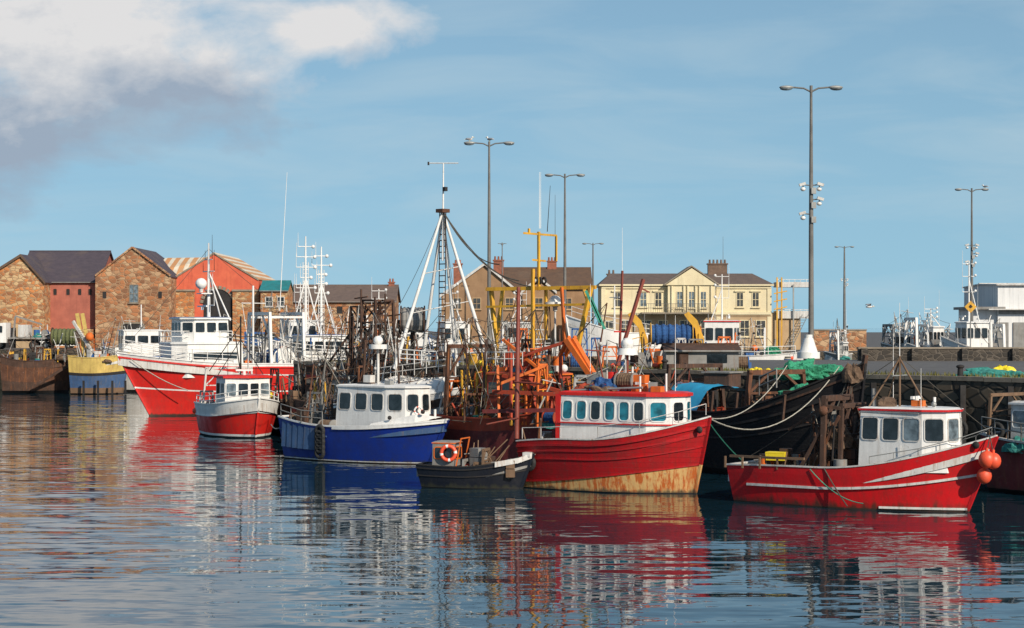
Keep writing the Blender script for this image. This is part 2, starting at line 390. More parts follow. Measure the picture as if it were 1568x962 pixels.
def tower(b,c,w,h,mat,n=4,t=.09,tp=.8):
    c=V(c);cor=[V((i*w/2,j*w/2,0)) for i,j in ((-1,-1),(1,-1),(1,1),(-1,1))]
    for k in range(n):
        f0=1-(1-tp)*k/n;f1=1-(1-tp)*(k+1)/n;z0=V((0,0,h*k/n));z1=V((0,0,h*(k+1)/n))
        for i in range(4):
            a,d=cor[i],cor[(i+1)%4]
            b.beam(c+a*f0+z0,c+a*f1+z1,t,t,mat); b.beam(c+a*f1+z1,c+d*f1+z1,t*.8,t*.8,mat)
            if (i+k)%2: b.beam(c+a*f0+z0,c+d*f1+z1,t*.6,t*.6,mat)
def clutter(b,x0,x1,y0,y1,zf,n,seed,pal=None,tall=1.0):
    r=random.Random(seed); pal=pal or [RUST,BROWN,DARK,ORNG,RUSTRED,YEL,BLUEN,WHITE2,GALV,WOOD]
    for i in range(n):
        x=r.uniform(x0,x1);y=r.uniform(y0,y1);z=zf(x) if callable(zf) else zf; k=r.random();m=r.choice(pal)
        if k<.22:
            sx,sy,sz=r.uniform(.3,.8),r.uniform(.3,.6),r.uniform(.2,.5); q=r.randint(1,3);a=r.uniform(-.5,.5)
            for j in range(q): b.box((x,y,z+sz*(j+.5)+.01*j),(sx,sy,sz*.94),m,rz=a+r.uniform(-.1,.1),tp=1.04)
        elif k<.5:
            h=r.uniform(.8,2.4)*tall; b.tube((x,y,z),(x+r.uniform(-.5,.5),y+r.uniform(-.5,.5),z+h),r.uniform(.03,.08),m,n=6)
            if r.random()<.6: b.tube((x-.4,y,z+h*.8),(x+.5,y+.2,z+h*.9),.035,m)
        elif k<.62: 
            for j in range(3): b.torus((x,y,z+.08+.12*j),(0,0,1),.3-.03*j,.07,r.choice([ROPED,ROPEW,NETBL,ROPEG]),n=14,m=6)
        elif k<.72: b.lump((x,y,z),(r.uniform(.4,.8),r.uniform(.3,.6),r.uniform(.3,.6)),r.choice([NETG,NETB,NETB,NETBL,NETT,RUSTRED]),r.random()*9,18)
        elif k<.79: drum(b,(x,y,z+.5),(0,1,0) if r.random()<.5 else (1,0,0),.4,.8,r.choice([NETB,NETBL,GALV]),m)
        elif k<.84: b.sph((x,y,z+.25),.22,r.choice([BUOY,BUOY,YELB,WHITE]),n=10)
        elif k<.95: gallows(b,x,y,z,r.uniform(1.2,2.6)*tall,r.uniform(.6,1.4),m,r.choice('xy'),.1)
        else: b.tube((x,y,z),(x,y,z+.9),.28,m,n=12)
def rigging(b,x0,x1,yw,zd,n,seed,hmax,pal,lean=1.3):
    r=random.Random(seed); tops=[]
    for i in range(n):
        x=r.uniform(x0,x1);y=r.uniform(-yw,yw);h=r.uniform(2.2,hmax);m=r.choice(pal)
        tp=V((x+r.uniform(-lean,lean),y+r.uniform(-.8,.8),zd+h)); rd=r.uniform(.025,.06)
        b.tube((x,y,zd),tp,rd*1.2,m,rd*.7); tops.append(tp)
        if r.random()<.6:
            w=r.uniform(.3,.9); zz=zd+h*r.uniform(.7,.97); q=V((x,y,zd)).lerp(tp,(zz-zd)/h); a=r.uniform(0,3.1); o=V((math.cos(a),math.sin(a),r.uniform(-.2,.2)))*w
            b.tube(q-o,q+o,.03,m)
        if r.random()<.5: b.sph(V((x,y,zd)).lerp(tp,r.uniform(.6,.95)),.11,r.choice([DARK,WHITE2,GALV,RUST]),n=8)
        for k in range(r.randint(1,3)):
            e=V((r.uniform(x0,x1),r.choice((-yw,yw)),zd+r.uniform(0,.6))); b.rope(tp,e,r.uniform(.02,.3),.016,r.choice([ROPED,ROPED,BROWN,ROPEW]),5)
    for i in range(n//2):
        a,c=r.choice(tops),r.choice(tops)
        if (a-c).length>.5: b.rope(a,c,r.uniform(.1,.5),.016,ROPED,6)
def tyre(b,c,ax=(0,1,0),r=.32): b.torus(c,ax,r,.12,RUBB,n=16,m=6)
def gull(b,p,a=0,s=1.0):
    p=V(p);Rm=Matrix.Rotation(a,3,'Z')
    b.sph(p+V((0,0,.17*s)),.16*s,GULLW,(1.35,.62,.62),10,Rm); b.sph(p+Rm@V((.2,0,.31))*s,.075*s,GULLW,n=8)
    b.tube(p+Rm@V((.13,0,.2))*s,p+Rm@V((.2,0,.3))*s,.06*s,GULLW,.05*s)
    b.tube(p+Rm@V((.26,0,.31))*s,p+Rm@V((.36,0,.29))*s,.022*s,YELB,.006*s)
    for y in (-.07,.07): b.sph(p+Rm@V((-.07,y,.19))*s,.15*s,GULLG,(1.5,.3,.5),8,Rm); b.tube(p+Rm@V((0,y*.5,0))*s,p+Rm@V((0,y*.5,.1))*s,.012*s,YELB,n=4)
    b.tube(p+Rm@V((-.18,0,.17))*s,p+Rm@V((-.38,0,.14))*s,.06*s,GULLW,.02*s)
# ---------------------------------------------------------------- land
LZ=4.75
def land(name,pts,top,wall,z=LZ):
    b=Bd(name); n=len(pts); lo=[V((x,y,-4)) for x,y in pts];hi=[V((x,y,z)) for x,y in pts]
    b.add(lo+hi,[(i,(i+1)%n,n+(i+1)%n,n+i) for i in range(n)],wall)
    b.add(hi,[list(range(n))],top)
    return b
pier=[(62,52),(24.6,94),(-16,140),(-5,157),(95,157),(95,52)]
b=land('stone_pier',pier,ASPH,WALLM)
cop=[V((x,y,LZ+.11)) for x,y in pier[:4]]
def inset(a,c,k): 
    d=(c-a).normalized(); n=V((-d.y,d.x,0)); return n*k
for i in range(3):
    a,c=cop[i],cop[i+1]; q=int((c-a).length/1.6)
    for j in range(q):
        p=a.lerp(c,(j+.5)/q)-inset(a,c,.25); d=(c-a).normalized()
        b.box(p+V((0,0,R.uniform(-.01,.01))),((c-a).length/q-.03,.6,.22),COPE,rz=math.atan2(d.y,d.x))
a,c=V((24.6,94,0)),V((-16,140,0)); d=(c-a).normalized(); nn=V((d.y,-d.x,0))*(-1 if V((d.y,-d.x,0)).y>0 else 1)
for k in range(22):
    p=a.lerp(c,k/22)+nn*.16; b.beam(p+V((0,0,-.5)),p+V((0,0,LZ-.2)),.28,.28,DARK)
    if k%3==1: tyre(b,p+nn*.3+V((0,0,R.uniform(1.8,3.2))),nn,.42)
b.done()
b=Bd('grass_verge')
a,c=V((40,76.6,0)),V((-14,138.6,0))
pts=[];q=60
for k in range(q+1):
    p=a.lerp(c,k/q); pts.append(p-nn*(.75)+V((0,0,LZ+.006)))
pts2=[p-nn*(2.4+1.6*noise.noise(p*.3)) for p in pts]
b.add(pts+pts2,[(i,i+1,q+2+i,q+1+i) for i in range(q)],GRASS)
rr=random.Random(3)
vs=[];fs=[]
for k in range(8000):
    t=rr.random(); p=a.lerp(c,t)-nn*(.6+rr.random()**1.5*3.6)+V((0,0,LZ)); h=rr.uniform(.08,.42); an=rr.uniform(0,3.14); w=V((math.cos(an),math.sin(an),0))*.06
    o=len(vs); vs+=[p-w,p+w,p+V((rr.uniform(-.1,.1),rr.uniform(-.1,.1),h))]; fs.append((o,o+1,o+2))
b.add(vs,fs,GRASS); b.done()
b=Bd('road_marking')
for k in range(9):
    p=a.lerp(c,k/9+.03)-nn*9; e=a.lerp(c,k/9+.08)-nn*9
    b.add([p+nn*.07+V((0,0,LZ+.004)),e+nn*.07+V((0,0,LZ+.004)),e-nn*.07+V((0,0,LZ+.004)),p-nn*.07+V((0,0,LZ+.004))],[(0,1,2,3)],WHITE2)
b.done()
shore=[(-500,236),(-45,226),(10,208),(400,205),(600,900),(-900,900)]
land('harbour_quay',shore,ASPH,WALLM).done()
b=Bd('boundary_wall')
x0=W(1316,0,152).x; 
b.box(((x0+75)/2,152.6,LZ+.48),(75-x0,.6,.96),DARKWALL); b.box(((x0+75)/2,152.6,LZ+1.03),(75-x0+.1,.75,.13),COPE)
for i in range(12): b.box((x0+.4+i*4,152.1,LZ+.5),(.5,.5,1.0),DARKWALL)
b.done()
b=Bd('stone_wall'); xa=W(1243,0,215).x;xb=W(1326,0,215).x
b.box(((xa+xb)/2,215,LZ+1.15),(xb-xa,.6,2.3),STONE2); b.box(((xa+xb)/2,215,LZ+2.36),(xb-xa+.1,.75,.14),COPE); 
b.done()
# ---------------------------------------------------------------- buildings
EX=V((1,0,0));EZ=V((0,0,1))
def gable(b,x0,x1,y0,y1,z0,ze,zr,ax,wall,roof,ov=.25,rt=.14,barge=None,rx=None):
    b.add([(x0,y0,z0),(x1,y0,z0),(x1,y1,z0),(x0,y1,z0),(x0,y0,ze),(x1,y0,ze),(x1,y1,ze),(x0,y1,ze)],[(0,1,5,4),(1,2,6,5),(2,3,7,6),(3,0,4,7)],wall)
    if ax=='x':
        ym=(y0+y1)/2
        for x in (x0,x1): b.add([(x,y0,ze),(x,y1,ze),(x,ym,zr)],[(0,1,2)],wall)
        for s,y in ((-1,y0),(1,y1)):
            k=(zr-ze)/(abs(ym-y)); yo=y+s*ov; zo=ze-k*ov
            b.prism([(x0-ov,yo,zo),(x1+ov,yo,zo),(x1+ov,ym,zr),(x0-ov,ym,zr)],(0,0,rt),roof)
        b.box(((x0+x1)/2,ym,zr+rt),(x1-x0+2*ov,.3,.14),roof)
        b.tube((x0-ov,y0-ov-.05,ze-(zr-ze)/abs(ym-y0)*ov-.02),(x1+ov,y0-ov-.05,ze-(zr-ze)/abs(ym-y0)*ov-.02),.07,GREYP)
    else:
        xm=rx if rx is not None else (x0+x1)/2
        for y in (y0,y1): b.add([(x0,y,ze),(x1,y,ze),(xm,y,zr)],[(0,1,2)],wall)
        for s,x in ((-1,x0),(1,x1)):
            k=(zr-ze)/(abs(xm-x)); xo=x+s*ov; zo=ze-k*ov
            b.prism([(xo,y0-ov,zo),(xo,y1+ov,zo),(xm,y1+ov,zr),(xm,y0-ov,zr)],(0,0,rt),roof)
            if barge: b.prism([(xo,y0-ov-.06,zo-.2),(xm,y0-ov-.06,zr-.2),(xm,y0-ov-.06,zr+rt+.02),(xo,y0-ov-.06,zo+rt+.02)],(0,.05,0),barge)
def wf(b,x,z,y,w,h,fm=WHITE,gm=GLD,bars=True,fw=.1,sill=True,rad=.01):
    b.win((x,y,z),EX,EZ,w,h,fm,gm,fw=fw,rad=rad,pr=.06)
    if bars: b.box((x,y-.035,z),(w,.05,.06),fm); b.box((x,y-.032,z),(.05,.045,h),fm)
    if sill: b.box((x,y-.1,z-h/2-fw-.05),(w+.4,.2,.09),fm)
def chimney(b,x,y,z0,z1,w,d,mat,pots=3,pm=BRK):
    b.box((x,y,(z0+z1)/2),(w,d,z1-z0),mat); b.box((x,y,z1+.06),(w+.2,d+.2,.16),mat)
    for i in range(pots): b.tube((x-w/2+w*(i+.5)/pots,y,z1+.1),(x-w/2+w*(i+.5)/pots,y,z1+.6),.14,pm,.11,n=8)
X=lambda px,d:(px-784)/F*d
Zf=lambda py,d:CH+(500-py)/F*d
d=244
b=Bd('stone_gable_house'); gable(b,X(-30,d),X(67,d),d,d+14,LZ,Zf(430,d),Zf(391,d),'y',STONE1,SL1,rx=X(32,d),barge=SL2)
b.box((X(20,d),d-.05,LZ+1.3),(2.4,.14,2.6),DARK); b.box((X(45,d),d-.4,LZ+1.3),(3,.8,2.6),CRM2)
b.done()
d=246
b=Bd('stone_warehouse')
xg0,xg1=X(146,d),X(262,d); ap=X(203,d)
gable(b,xg0,xg1,d,d+16,LZ,Zf(424,d),Zf(380,d),'y',STONE2,SL1,ov=.12,rx=ap)
for k in range(9):
    for sx,x0_,z0_ in ((-1,xg0,Zf(424,d)),(1,xg1,Zf(424,d))):
        t=(k+.5)/9; b.box((x0_+(ap-x0_)*t,d-.08,z0_+(Zf(380,d)-z0_)*t+.12),(.62,.4,.22),STONE2,ry=(-1 if sx>0 else 1)*-math.atan2(Zf(380,d)-z0_,abs(ap-x0_)))
wf(b,X(205,d),Zf(450,d),d,1.0,2.2,COPE,GLL)
for px in (160,245): b.win((X(px,d),d,Zf(452,d)),EX,EZ,.5,.9,STONE2,DARK,fw=.06,rad=.1)
b.win((X(204,d),d,LZ+1.6),EX,EZ,2.6,3.0,COPE,DARK,fw=.2,rad=.3,pr=.08)
gable(b,X(24,d),xg0-.02,d+1.5,d+15,LZ,Zf(430,d),Zf(387,d)+.4,'x',PINK,SL1,ov=.3)
for px in (80,100,118,134): b.win((X(px,d),d+1.5,Zf(447,d)),EX,EZ,.45,.8,PINK,DARK,fw=.06,rad=.1)
b.box((X(100,d),d+1.0,LZ+1.2),(7,.9,2.4),STONE1)
b.done()
d=250
b=Bd('salmon_boathouse')
x0_,x1_=X(262,d),X(396,d)
gable(b,x0_,x1_,d,d+22,LZ,Zf(428,d),Zf(388,d),'y',SALMON,CORR,ov=.1,rx=X(328,d))
for k in range(2): b.prism([(x0_ if k==0 else x1_,d-.12,Zf(430,d)),(X(328,d),d-.12,Zf(389.5,d)),(X(328,d),d-.12,Zf(387,d)),(x0_ if k==0 else x1_,d-.12,Zf(427,d))],(0,.1,0),COPE)
for pa,pb in ((263,298),(357,398)): b.box(((X(pa,d)+X(pb,d))/2,d-.25,(LZ+Zf(447,d))/2),(X(pb,d)-X(pa,d),.5,Zf(447,d)-LZ),STONE1); b.box(((X(pa,d)+X(pb,d))/2,d-.3,Zf(445,d)),(X(pb,d)-X(pa,d)+.2,.7,.25),COPE)
pts=[]; cx=X(334,d);rw=1.9
for k in range(13): a_=math.pi*k/12; pts.append((cx+rw*math.cos(a_),d-.03,Zf(465,d)+rw*math.sin(a_)))
b.prism([(cx+rw,d-.03,LZ)]+pts+[(cx-rw,d-.03,LZ)],(0,.02,0),DARK)
for k in range(12):
    a_=math.pi*(k+.5)/12; b.box((cx+(rw+.2)*math.cos(a_),d-.08,Zf(465,d)+(rw+.2)*math.sin(a_)),(.45,.16,.4),COPE,ry=-a_)
b.prism([(X(227,d),d+2,Zf(418,d)),(x0_-.05,d+2,Zf(424,d)),(X(315,d),d+10,Zf(391,d)),(X(232,d),d+10,Zf(392,d))],(0,0,.1),CORR)
b.done()
d=248
b=Bd('teal_roof_cottage'); gable(b,X(399,d),X(440,d),d,d+6,LZ,Zf(445,d),Zf(431,d),'x',STONE1,TEALR,ov=.15); wf(b,X(412,d),Zf(462,d),d,.8,1.1,WHITE2);wf(b,X(430,d),Zf(462,d),d,.8,1.1,WHITE2); b.done()
d=262
b=Bd('slate_roof_store'); gable(b,X(446,d),X(604,d),d,d+10,LZ,Zf(461,d),Zf(437,d),'x',STONE2,SL3,ov=.3)
chimney(b,X(596,d),d+5,Zf(450,d),Zf(432,d),.8,.8,BRK,2)
for px in (460,490,520,550,580): b.win((X(px,d),d,Zf(475,d)),EX,EZ,.8,1.0,STONE2,DARK,fw=.08)
b.done()
d=242
b=Bd('brown_roof_house')
gable(b,X(676,d),X(800,d),d,d+11,LZ,Zf(452,d),Zf(404,d),'y',TAN,SL2,ov=.3,rx=X(742,d),barge=WHITE2)
gable(b,X(762,d),X(905,d),d+2,d+13,LZ,Zf(440,d),Zf(409,d),'x',TAN,SL2,ov=.3)
gable(b,X(800,d),X(850,d),d-.5,d+6,LZ,Zf(446,d),Zf(425,d),'y',TAN,SL2,ov=.2,barge=WHITE2)
chimney(b,X(700,d),d+3,Zf(440,d),Zf(404,d),1.1,.8,BRK,2);chimney(b,X(763,d),d+4,Zf(425,d),Zf(398,d),1.3,.9,BRK,3);chimney(b,X(847,d),d+7.5,Zf(415,d),Zf(398,d),1.2,.9,BRK,3)
for px in (700,730,780,825,870): wf(b,X(px,d),Zf(465,d),d-.52 if 800<px<850 else (d if px<800 else d+2),.9,1.3,CRM2,GLM); 
b.done()
d=226
b=Bd('cream_victorian_house')
xa,xb=X(922,d),X(1180,d); ze=Zf(437,d); zr=Zf(417,d)
b.add([(xa,d,LZ),(xb,d,LZ),(xb,d+11,LZ),(xa,d+11,LZ),(xa,d,ze),(xb,d,ze),(xb,d+11,ze),(xa,d+11,ze)],[(0,1,5,4),(1,2,6,5),(2,3,7,6),(3,0,4,7)],CRM)
o=.35
b.add([(xa-o,d-o,ze+.12),(xb+o,d-o,ze+.12),(xb+o,d+11+o,ze+.12),(xa-o,d+11+o,ze+.12),(xa+1.2,d+5.5,zr),(xb-1.5,d+5.5,zr)],[(0,1,5,4),(1,2,5),(2,3,4,5),(3,0,4)],SL3)
b.box(((xa+xb)/2,d+5.5,ze+.02),(xb-xa+2*o,11+2*o,.2),CRM)
for zz,hh,dd in ((ze-.3,.16,.16),(Zf(480,d),.3,.25),(Zf(484,d),.12,.14)): b.box(((xa+xb)/2,d-dd/2-.003,zz),(xb-xa+.1,dd,hh),CRM2 if hh<.14 else CRM)
zmid=Zf(481,d)
b.box(((xa+xb)/2,d-.03,(LZ+zmid)/2-.1),(xb-xa-.02,.05,zmid-LZ-.3),CRM2)
p0,p1=X(1022,d),X(1094,d)
b.box(((p0+p1)/2,d-.35,(ze+zmid)/2),(p1-p0,.7,ze-zmid-.05),CRM)
b.prism([(p0-.3,d-.9,ze),(p1+.3,d-.9,ze),((p0+p1)/2,d-.9,Zf(411,d))],(0,6,0),CRM)
for s_ in (0,1):
    q=p0-.45 if s_==0 else p1+.45; b.prism([(q,d-1.0,ze-.05),((p0+p1)/2,d-1.0,Zf(409,d)),((p0+p1)/2,d-1.0,Zf(407,d)),(q,d-1.0,ze+.15)],(0,6.2,0),COPE)
for px in (1028,1046,1052,1064,1070,1088): b.tube((X(px,d),d-.8,zmid+.2),(X(px,d),d-.8,ze-.1),.12,CRM,n=8)
for px in (1040,1058,1076): wf(b,X(px,d),Zf(459,d),d-.705,.6,1.8,CRM,GLL)
for px in (945,985,1008,1133,1157): 
    wf(b,X(px,d),Zf(459,d),d-.003,.7,1.6,CRM,GLM if px!=985 else GLL)
    b.box((X(px,d),d-.1,Zf(446,d)),(1.3,.2,.14),CRM)
for px in (932,958,990,1015,1048,1080,1110,1140,1165): wf(b,X(px,d),Zf(503,d),d-.06,1.0,1.8,CRM,GLM)
for px in (924,1100,1178): b.box((X(px,d),d-.06,(LZ+ze)/2),(.5,.12,ze-LZ-.4),CRM)
b.box((X(1034,d),d-1.1,zmid+.1),(8.2,1.6,.18),COPE); b.rail([(X(985,d),d-1.85,zmid+.2),(X(1082,d),d-1.85,zmid+.2)],1.0,POLE,.025,2,.25)
for px in (985,1017,1050,1082): b.tube((X(px,d),d-1.8,LZ),(X(px,d),d-1.8,zmid),.08,POLE)
chimney(b,X(1106,d),d+5.5,ze,Zf(403,d),2.3,1.0,SOOT,5,SOOT); chimney(b,X(940,d),d+6,ze,Zf(419,d),1.0,.8,SOOT,2,SOOT)
aerial(b,(X(1115,d),d+5.5,Zf(403,d)),3.4,.03,POLE)
for zz in (Zf(436,d),Zf(482,d)):
    b.box((X(1217,d),d+1,zz),(4.4,2.6,.6 if zz>10 else .9),WHITE2); b.rail([(X(1190,d),d-.3,zz+.3),(X(1243,d),d-.3,zz+.3)],.3,WHITE,.03,1,.6)
for px in (1189,1196,1214,1241): b.beam((X(px,d),d-.5,LZ),(X(px,d),d-.5,Zf(425 if px<1200 else 436,d)),.16,.16,YEL if px<1200 else GALV)
for zz in (450,462,474): b.beam((X(1184,d),d-.6,Zf(zz,d)),(X(1204,d),d-.6,Zf(zz-4,d)),.14,.14,YEL)
b.ladder((X(1205,d),d-.6,LZ),(X(1232,d),d-.6,Zf(482,d)),.7,GALV,.04)
b.box((X(1200,d),d+2,LZ+2.2),(4,4,4.4),CRM2)
b.done()
d=214
b=Bd('white_warehouse')
gable(b,X(1528,d),X(1660,d),d,d+16,LZ,Zf(437,d),Zf(434,d),'x',WHB,WHITE2,ov=.2)
b.box((X(1510,d),d+3,(LZ+Zf(474,d))/2),(3.6,5,Zf(474,d)-LZ),WHB); b.box((X(1508,d),d+2.6,Zf(472,d)),(4.4,6.2,.3),GREYP)
b.box((X(1580,d),d-.06,Zf(478,d)),(7.4,.1,.5),GREYP)
for px in (1535,1560): b.box((X(px,d),d-.1,LZ+1.6),(1.3,.1,3.2),GREYP)
b.box((X(1545,d),d-.5,Zf(474,d)),(5,1,.12),WHITE2)
b.done()
# ---------------------------------------------------------------- street lamps
def lamp(px,ytop,d,arm=1.6,extras=0,curve=.12,gulls=(),zbase=LZ,r=.13):
    b=Bd('street_lamp',(X(px,d),d,zbase)); h=Zf(ytop,d)-zbase
    b.tube((0,0,0),(0,0,h*.5),r*1.25,POLE,r,n=10); b.tube((0,0,h*.5),(0,0,h),r,POLE,r*.55,n=10); b.tube((0,0,0),(0,0,1.1),r*1.7,POLE,n=10); b.box((0,0,.05),(.6,.6,.1),COPE)
    for s_ in (-1,1):
        b.path([V((0,0,h-.25)),V((s_*arm*.25,0,h-.05)),V((s_*arm*.6,0,h)),V((s_*arm*.62,0,h))],.05,POLE)
        b.sph((s_*arm*.85,0,h+.0),.42*arm/1.6,GALV,(1,.42,.26),12); b.sph((s_*arm*.87,0,h-.08*arm/1.6),.34*arm/1.6,GLL,(1,.4,.28),12)
    b.tube((-.0,0,h-.3),(0,0,h+.1),.09,POLE)
    for k in range(extras):
        z=h*(.66-.05*k) if extras>1 else h*.7
        for s_ in (-1,1):
            if (k+s_)%3==0: continue
            b.path([V((0,0,z)),V((s_*.45,0,z+.05)),V((s_*.45,0,z-.15))],.035,POLE); b.sph((s_*.45,0,z-.2),.15,WHITE,(1,1,.8),10); b.box((s_*.5,-.12,z+.06),(.36,.2,.15),WHITE2,ry=.3*s_)
        b.box((.12,-.12,z-.3),(.26,.2,.34),GALV)
    o=b.done()
    for g in gulls:
        q=Bd('seagull',(X(px,d)+g*arm,d,zbase+h+.1)); gull(q,(0,0,0),0 if g<0 else 2.6,1.0); q.done()
lamp(1242,134,106,1.6,3); lamp(749,219,137,1.65,0,gulls=(-.85,0.02)); lamp(865,268,167,1.6,0); lamp(908,373,300,1.55,0,r=.17)
lamp(1293,378,318,1.5,2,r=.2); lamp(1488,290,185,1.5,3,gulls=(.85,),zbase=LZ); lamp(769,373,235,.5,0,r=.1)
q=Bd('flying_seagull',W(1331,470,140)); q.sph((0,0,0),.15,GULLW,(1.8,.6,.6),10); q.sph((.28,0,.04),.07,GULLW,n=8); q.tube((.33,0,.04),(.42,0,.02),.02,YELB,.005)
for s_ in (-1,1): q.add([(.12,0,.03),(-.12,0,.03),(-.16,s_*.3,.22),(.1,s_*.3,.24),(-.2,s_*.7,.1)],[(0,1,2,3),(3,2,4)],GULLG)
q.add([(-.2,-.06,0),(-.2,.06,0),(-.4,.1,0),(-.4,-.1,0)],[(0,1,2,3)],GULLW); q.done()
b=Bd('warning_sign',(X(1486,156.3),156.3,LZ)); h=Zf(470,156.3)-LZ
b.tube((0,0,0),(0,0,h),.05,GALV); b.prism([(-.5,-.06,h),(0,-.06,h-.5),(.5,-.06,h),(0,-.06,h+.5)],(0,.03,0),YEL); b.prism([(-.18,-.08,h),(0,-.08,h-.12),(.18,-.08,h),(0,-.08,h+.2)],(0,.015,0),DARK); b.done()
# ---------------------------------------------------------------- BOATS (front row)
def z_(v): return ('z',v)
def f_(v): return ('f',v)
def c_(v): return ('c',v)
b=Bd('red_fishing_boat',(14.7,79.8,0),heading(.813,-.582))
hull(b,11.5,3.9,3.1,1.65,1.55,[(z_(-.4),DARK),(z_(-.02),DARK),(z_(.06),MAROON),(z_(.3),REDA),(f_(.45),REDA),(f_(.62),REDA),(f_(.82),REDA),(f_(1),REDA)],rake=1.25,st=.72,full=2.6,wlf=1.7,bw=.7,inner=WHITE2,
     cap=WHITE2,capw=.16,caph=.06,rails=[(.50,.07,.10,WHITE2,.05,1),(lambda t:.12,.04,.09,WHITE2,.66,1)])
pl=[(.3,-1.2),(3.1,-1.22),(4.0,-.8),(4.25,0),(4.0,.8),(3.1,1.22),(.3,1.2)]
wheelhouse(b,pl,1.6,4.05,WHITE,WHITE,REDA,{0:3,1:1,2:1,3:1,4:1,5:3,6:1},WHITE2,[GLD,GLD,GLL],vz=(.52,.88),wfrac=.72,lean=.04,over=.12,rt=.09)
b.box((2.2,-1.27,2.5),(.04,.02,.4),WHITE)
b.rail([(.4,-1.28,3.95),(3.0,-1.3,3.95)],.04,GALV,.02,1,.8)
b.add([(4.2,-.9,2.55),(5.6,-.1,3.0),(5.6,.1,3.0),(4.2,.9,2.55),(2.9,-1.4,2.15),(2.9,1.4,2.15)],[(0,1,2,3),(4,0,3,5)],WHITE)
b.rail([(1.0,-1.62,b.sh(1)+.06),(3.0,-1.35,b.sh(3)+.06),(4.6,-.72,b.sh(4.6)+.06),(5.6,-.1,3.12),(4.6,.72,b.sh(4.6)+.06),(3,1.35,b.sh(3)+.06)],.34,GALV,.018,1,.7)
mp=V((1.6,0,4.2)); top=b.P(1387,545,79.5)
b.tube(mp,V((mp.x,0,top.z)),.05,WOOD); 
for e in ((.6,-.8),(.6,.8),(2.8,0)): b.tube((e[0],e[1],4.2),(1.6,0,top.z-.1),.04,WOOD)
b.tube((1.6,-.7,top.z-.8),(1.6,.7,top.z-.8),.03,GALV); aerial(b,(1.6,0,top.z),2.2,.02); aerial(b,(1.0,.7,4.2),3.2,.015); aerial(b,(2.8,-.6,4.2),1.6,.015)
b.box((2.6,-.4,4.36),(.5,.3,.24),ORNG); b.sph((3.4,-.7,4.35),.12,GALV,n=8); b.tube((3,.3,4.2),(3,.3,4.6),.06,WHITE); radar(b,(2.2,.3,4.25),.9); b.lump((1.1,-.2,4.25),(.45,.5,.3),NETB,2,14)
b.torus((.27,-.6,3.0),(1,0,0),.26,.06,BUOY,WHITE)
b.tube((.2,.5,1.5),(.2,.5,4.9),.09,GREYP); b.box((.1,-.1,2.4),(.05,.7,1.7),WOOD)
clutter(b,-4.9,-2.6,-1.2,1.2,lambda x:b.sh(x)-.68,20,6,[WOOD,GREYP,RUST,BROWN,ORNG,WOOD],.55); 
b.box((-3.6,-.9,1.98),(.8,.55,.32),YELB,rz=.2,tp=1.06); b.box((-3.6,-.9,2.15),(.84,.6,.05),YELB,rz=.2)
b.strip([V((-5.6,-1.35,1.95)),V((-3.2,-1.8,1.98)),V((-1.8,-1.9,2.0))],.1,.1,WOOD)
for x in (-5.5,-4.7,-3.9,-3.1,-2.3): b.beam((x,-1.75+.06*(x+2),1.5),(x,-1.75+.06*(x+2),1.98),.07,.07,WOOD)
gallows(b,-1.2,0,1.1,3.4,2.9,BROWN,'y',.2); gallows(b,-.5,0,1.1,3.1,2.5,BROWN,'y',.16)
for y in (-1.3,1.3): b.beam((-1.2,y,4.2),(-.5,y*.9,4.1),.14,.14,BROWN); b.beam((-1.2,y,2.5),(-.5,y,3.8),.1,.1,RUST); b.beam((-2.4,y,1.4),(-1.2,y,3.4),.12,.12,BROWN); b.sph((-1.2,y*1.05,4.0),.22,RUST,n=8)
b.lump((-.9,-.6,2.6),(.5,.6,.8),NETB,4,18); b.lump((-.8,.8,1.9),(.5,.6,.9),NETB,7,18); drum(b,(-1.8,.2,1.7),(0,1,0),.5,1.5,NETB,RUST)
b.beam((-1.2,-.2,4.5),(-3.2,-.6,3.1),.1,.1,BROWN); b.rope((-1.2,0,4.6),(-5.5,0,1.8),.1,.015,ROPED); b.rope((1.6,0,top.z),(-1.2,0,4.6),.05,.015,ROPED); b.rope((1.6,0,top.z),(5.6,0,3.2),.05,.015,ROPED)
clutter(b,-2.2,-.2,-1.4,1.3,1.1,24,8,[BROWN,RUST,DARK,BROWN,GREYP],1.1); rigging(b,-2.2,0,1.3,1.2,6,9,3.3,[BROWN,RUST],.6)
for (px,py,r) in ((1511,704,.33),(1521,706,.31),(1507,729,.30)):
    p=b.P(px,py,76.0 if r>.3 else 76.3); b.sph(p,r,BUOY,(1,1,1.08),16); b.tube(p+V((0,0,r)),p+V((0,0,r+.14)),.06,BUOY); b.tube(p+V((0,0,r)),(5.6,-.3,3.1),.02,ROPED)
b.rope((-.9,-1.95,1.7),(.2,-2.0,.15),.05,.03,ROPED); b.rope((-1.5,-1.98,1.6),(.9,-2.0,.3),.3,.02,ROPEG)
b.sph((5.1,-.5,2.75),.16,DARK,(1,.6,1),8); b.done()
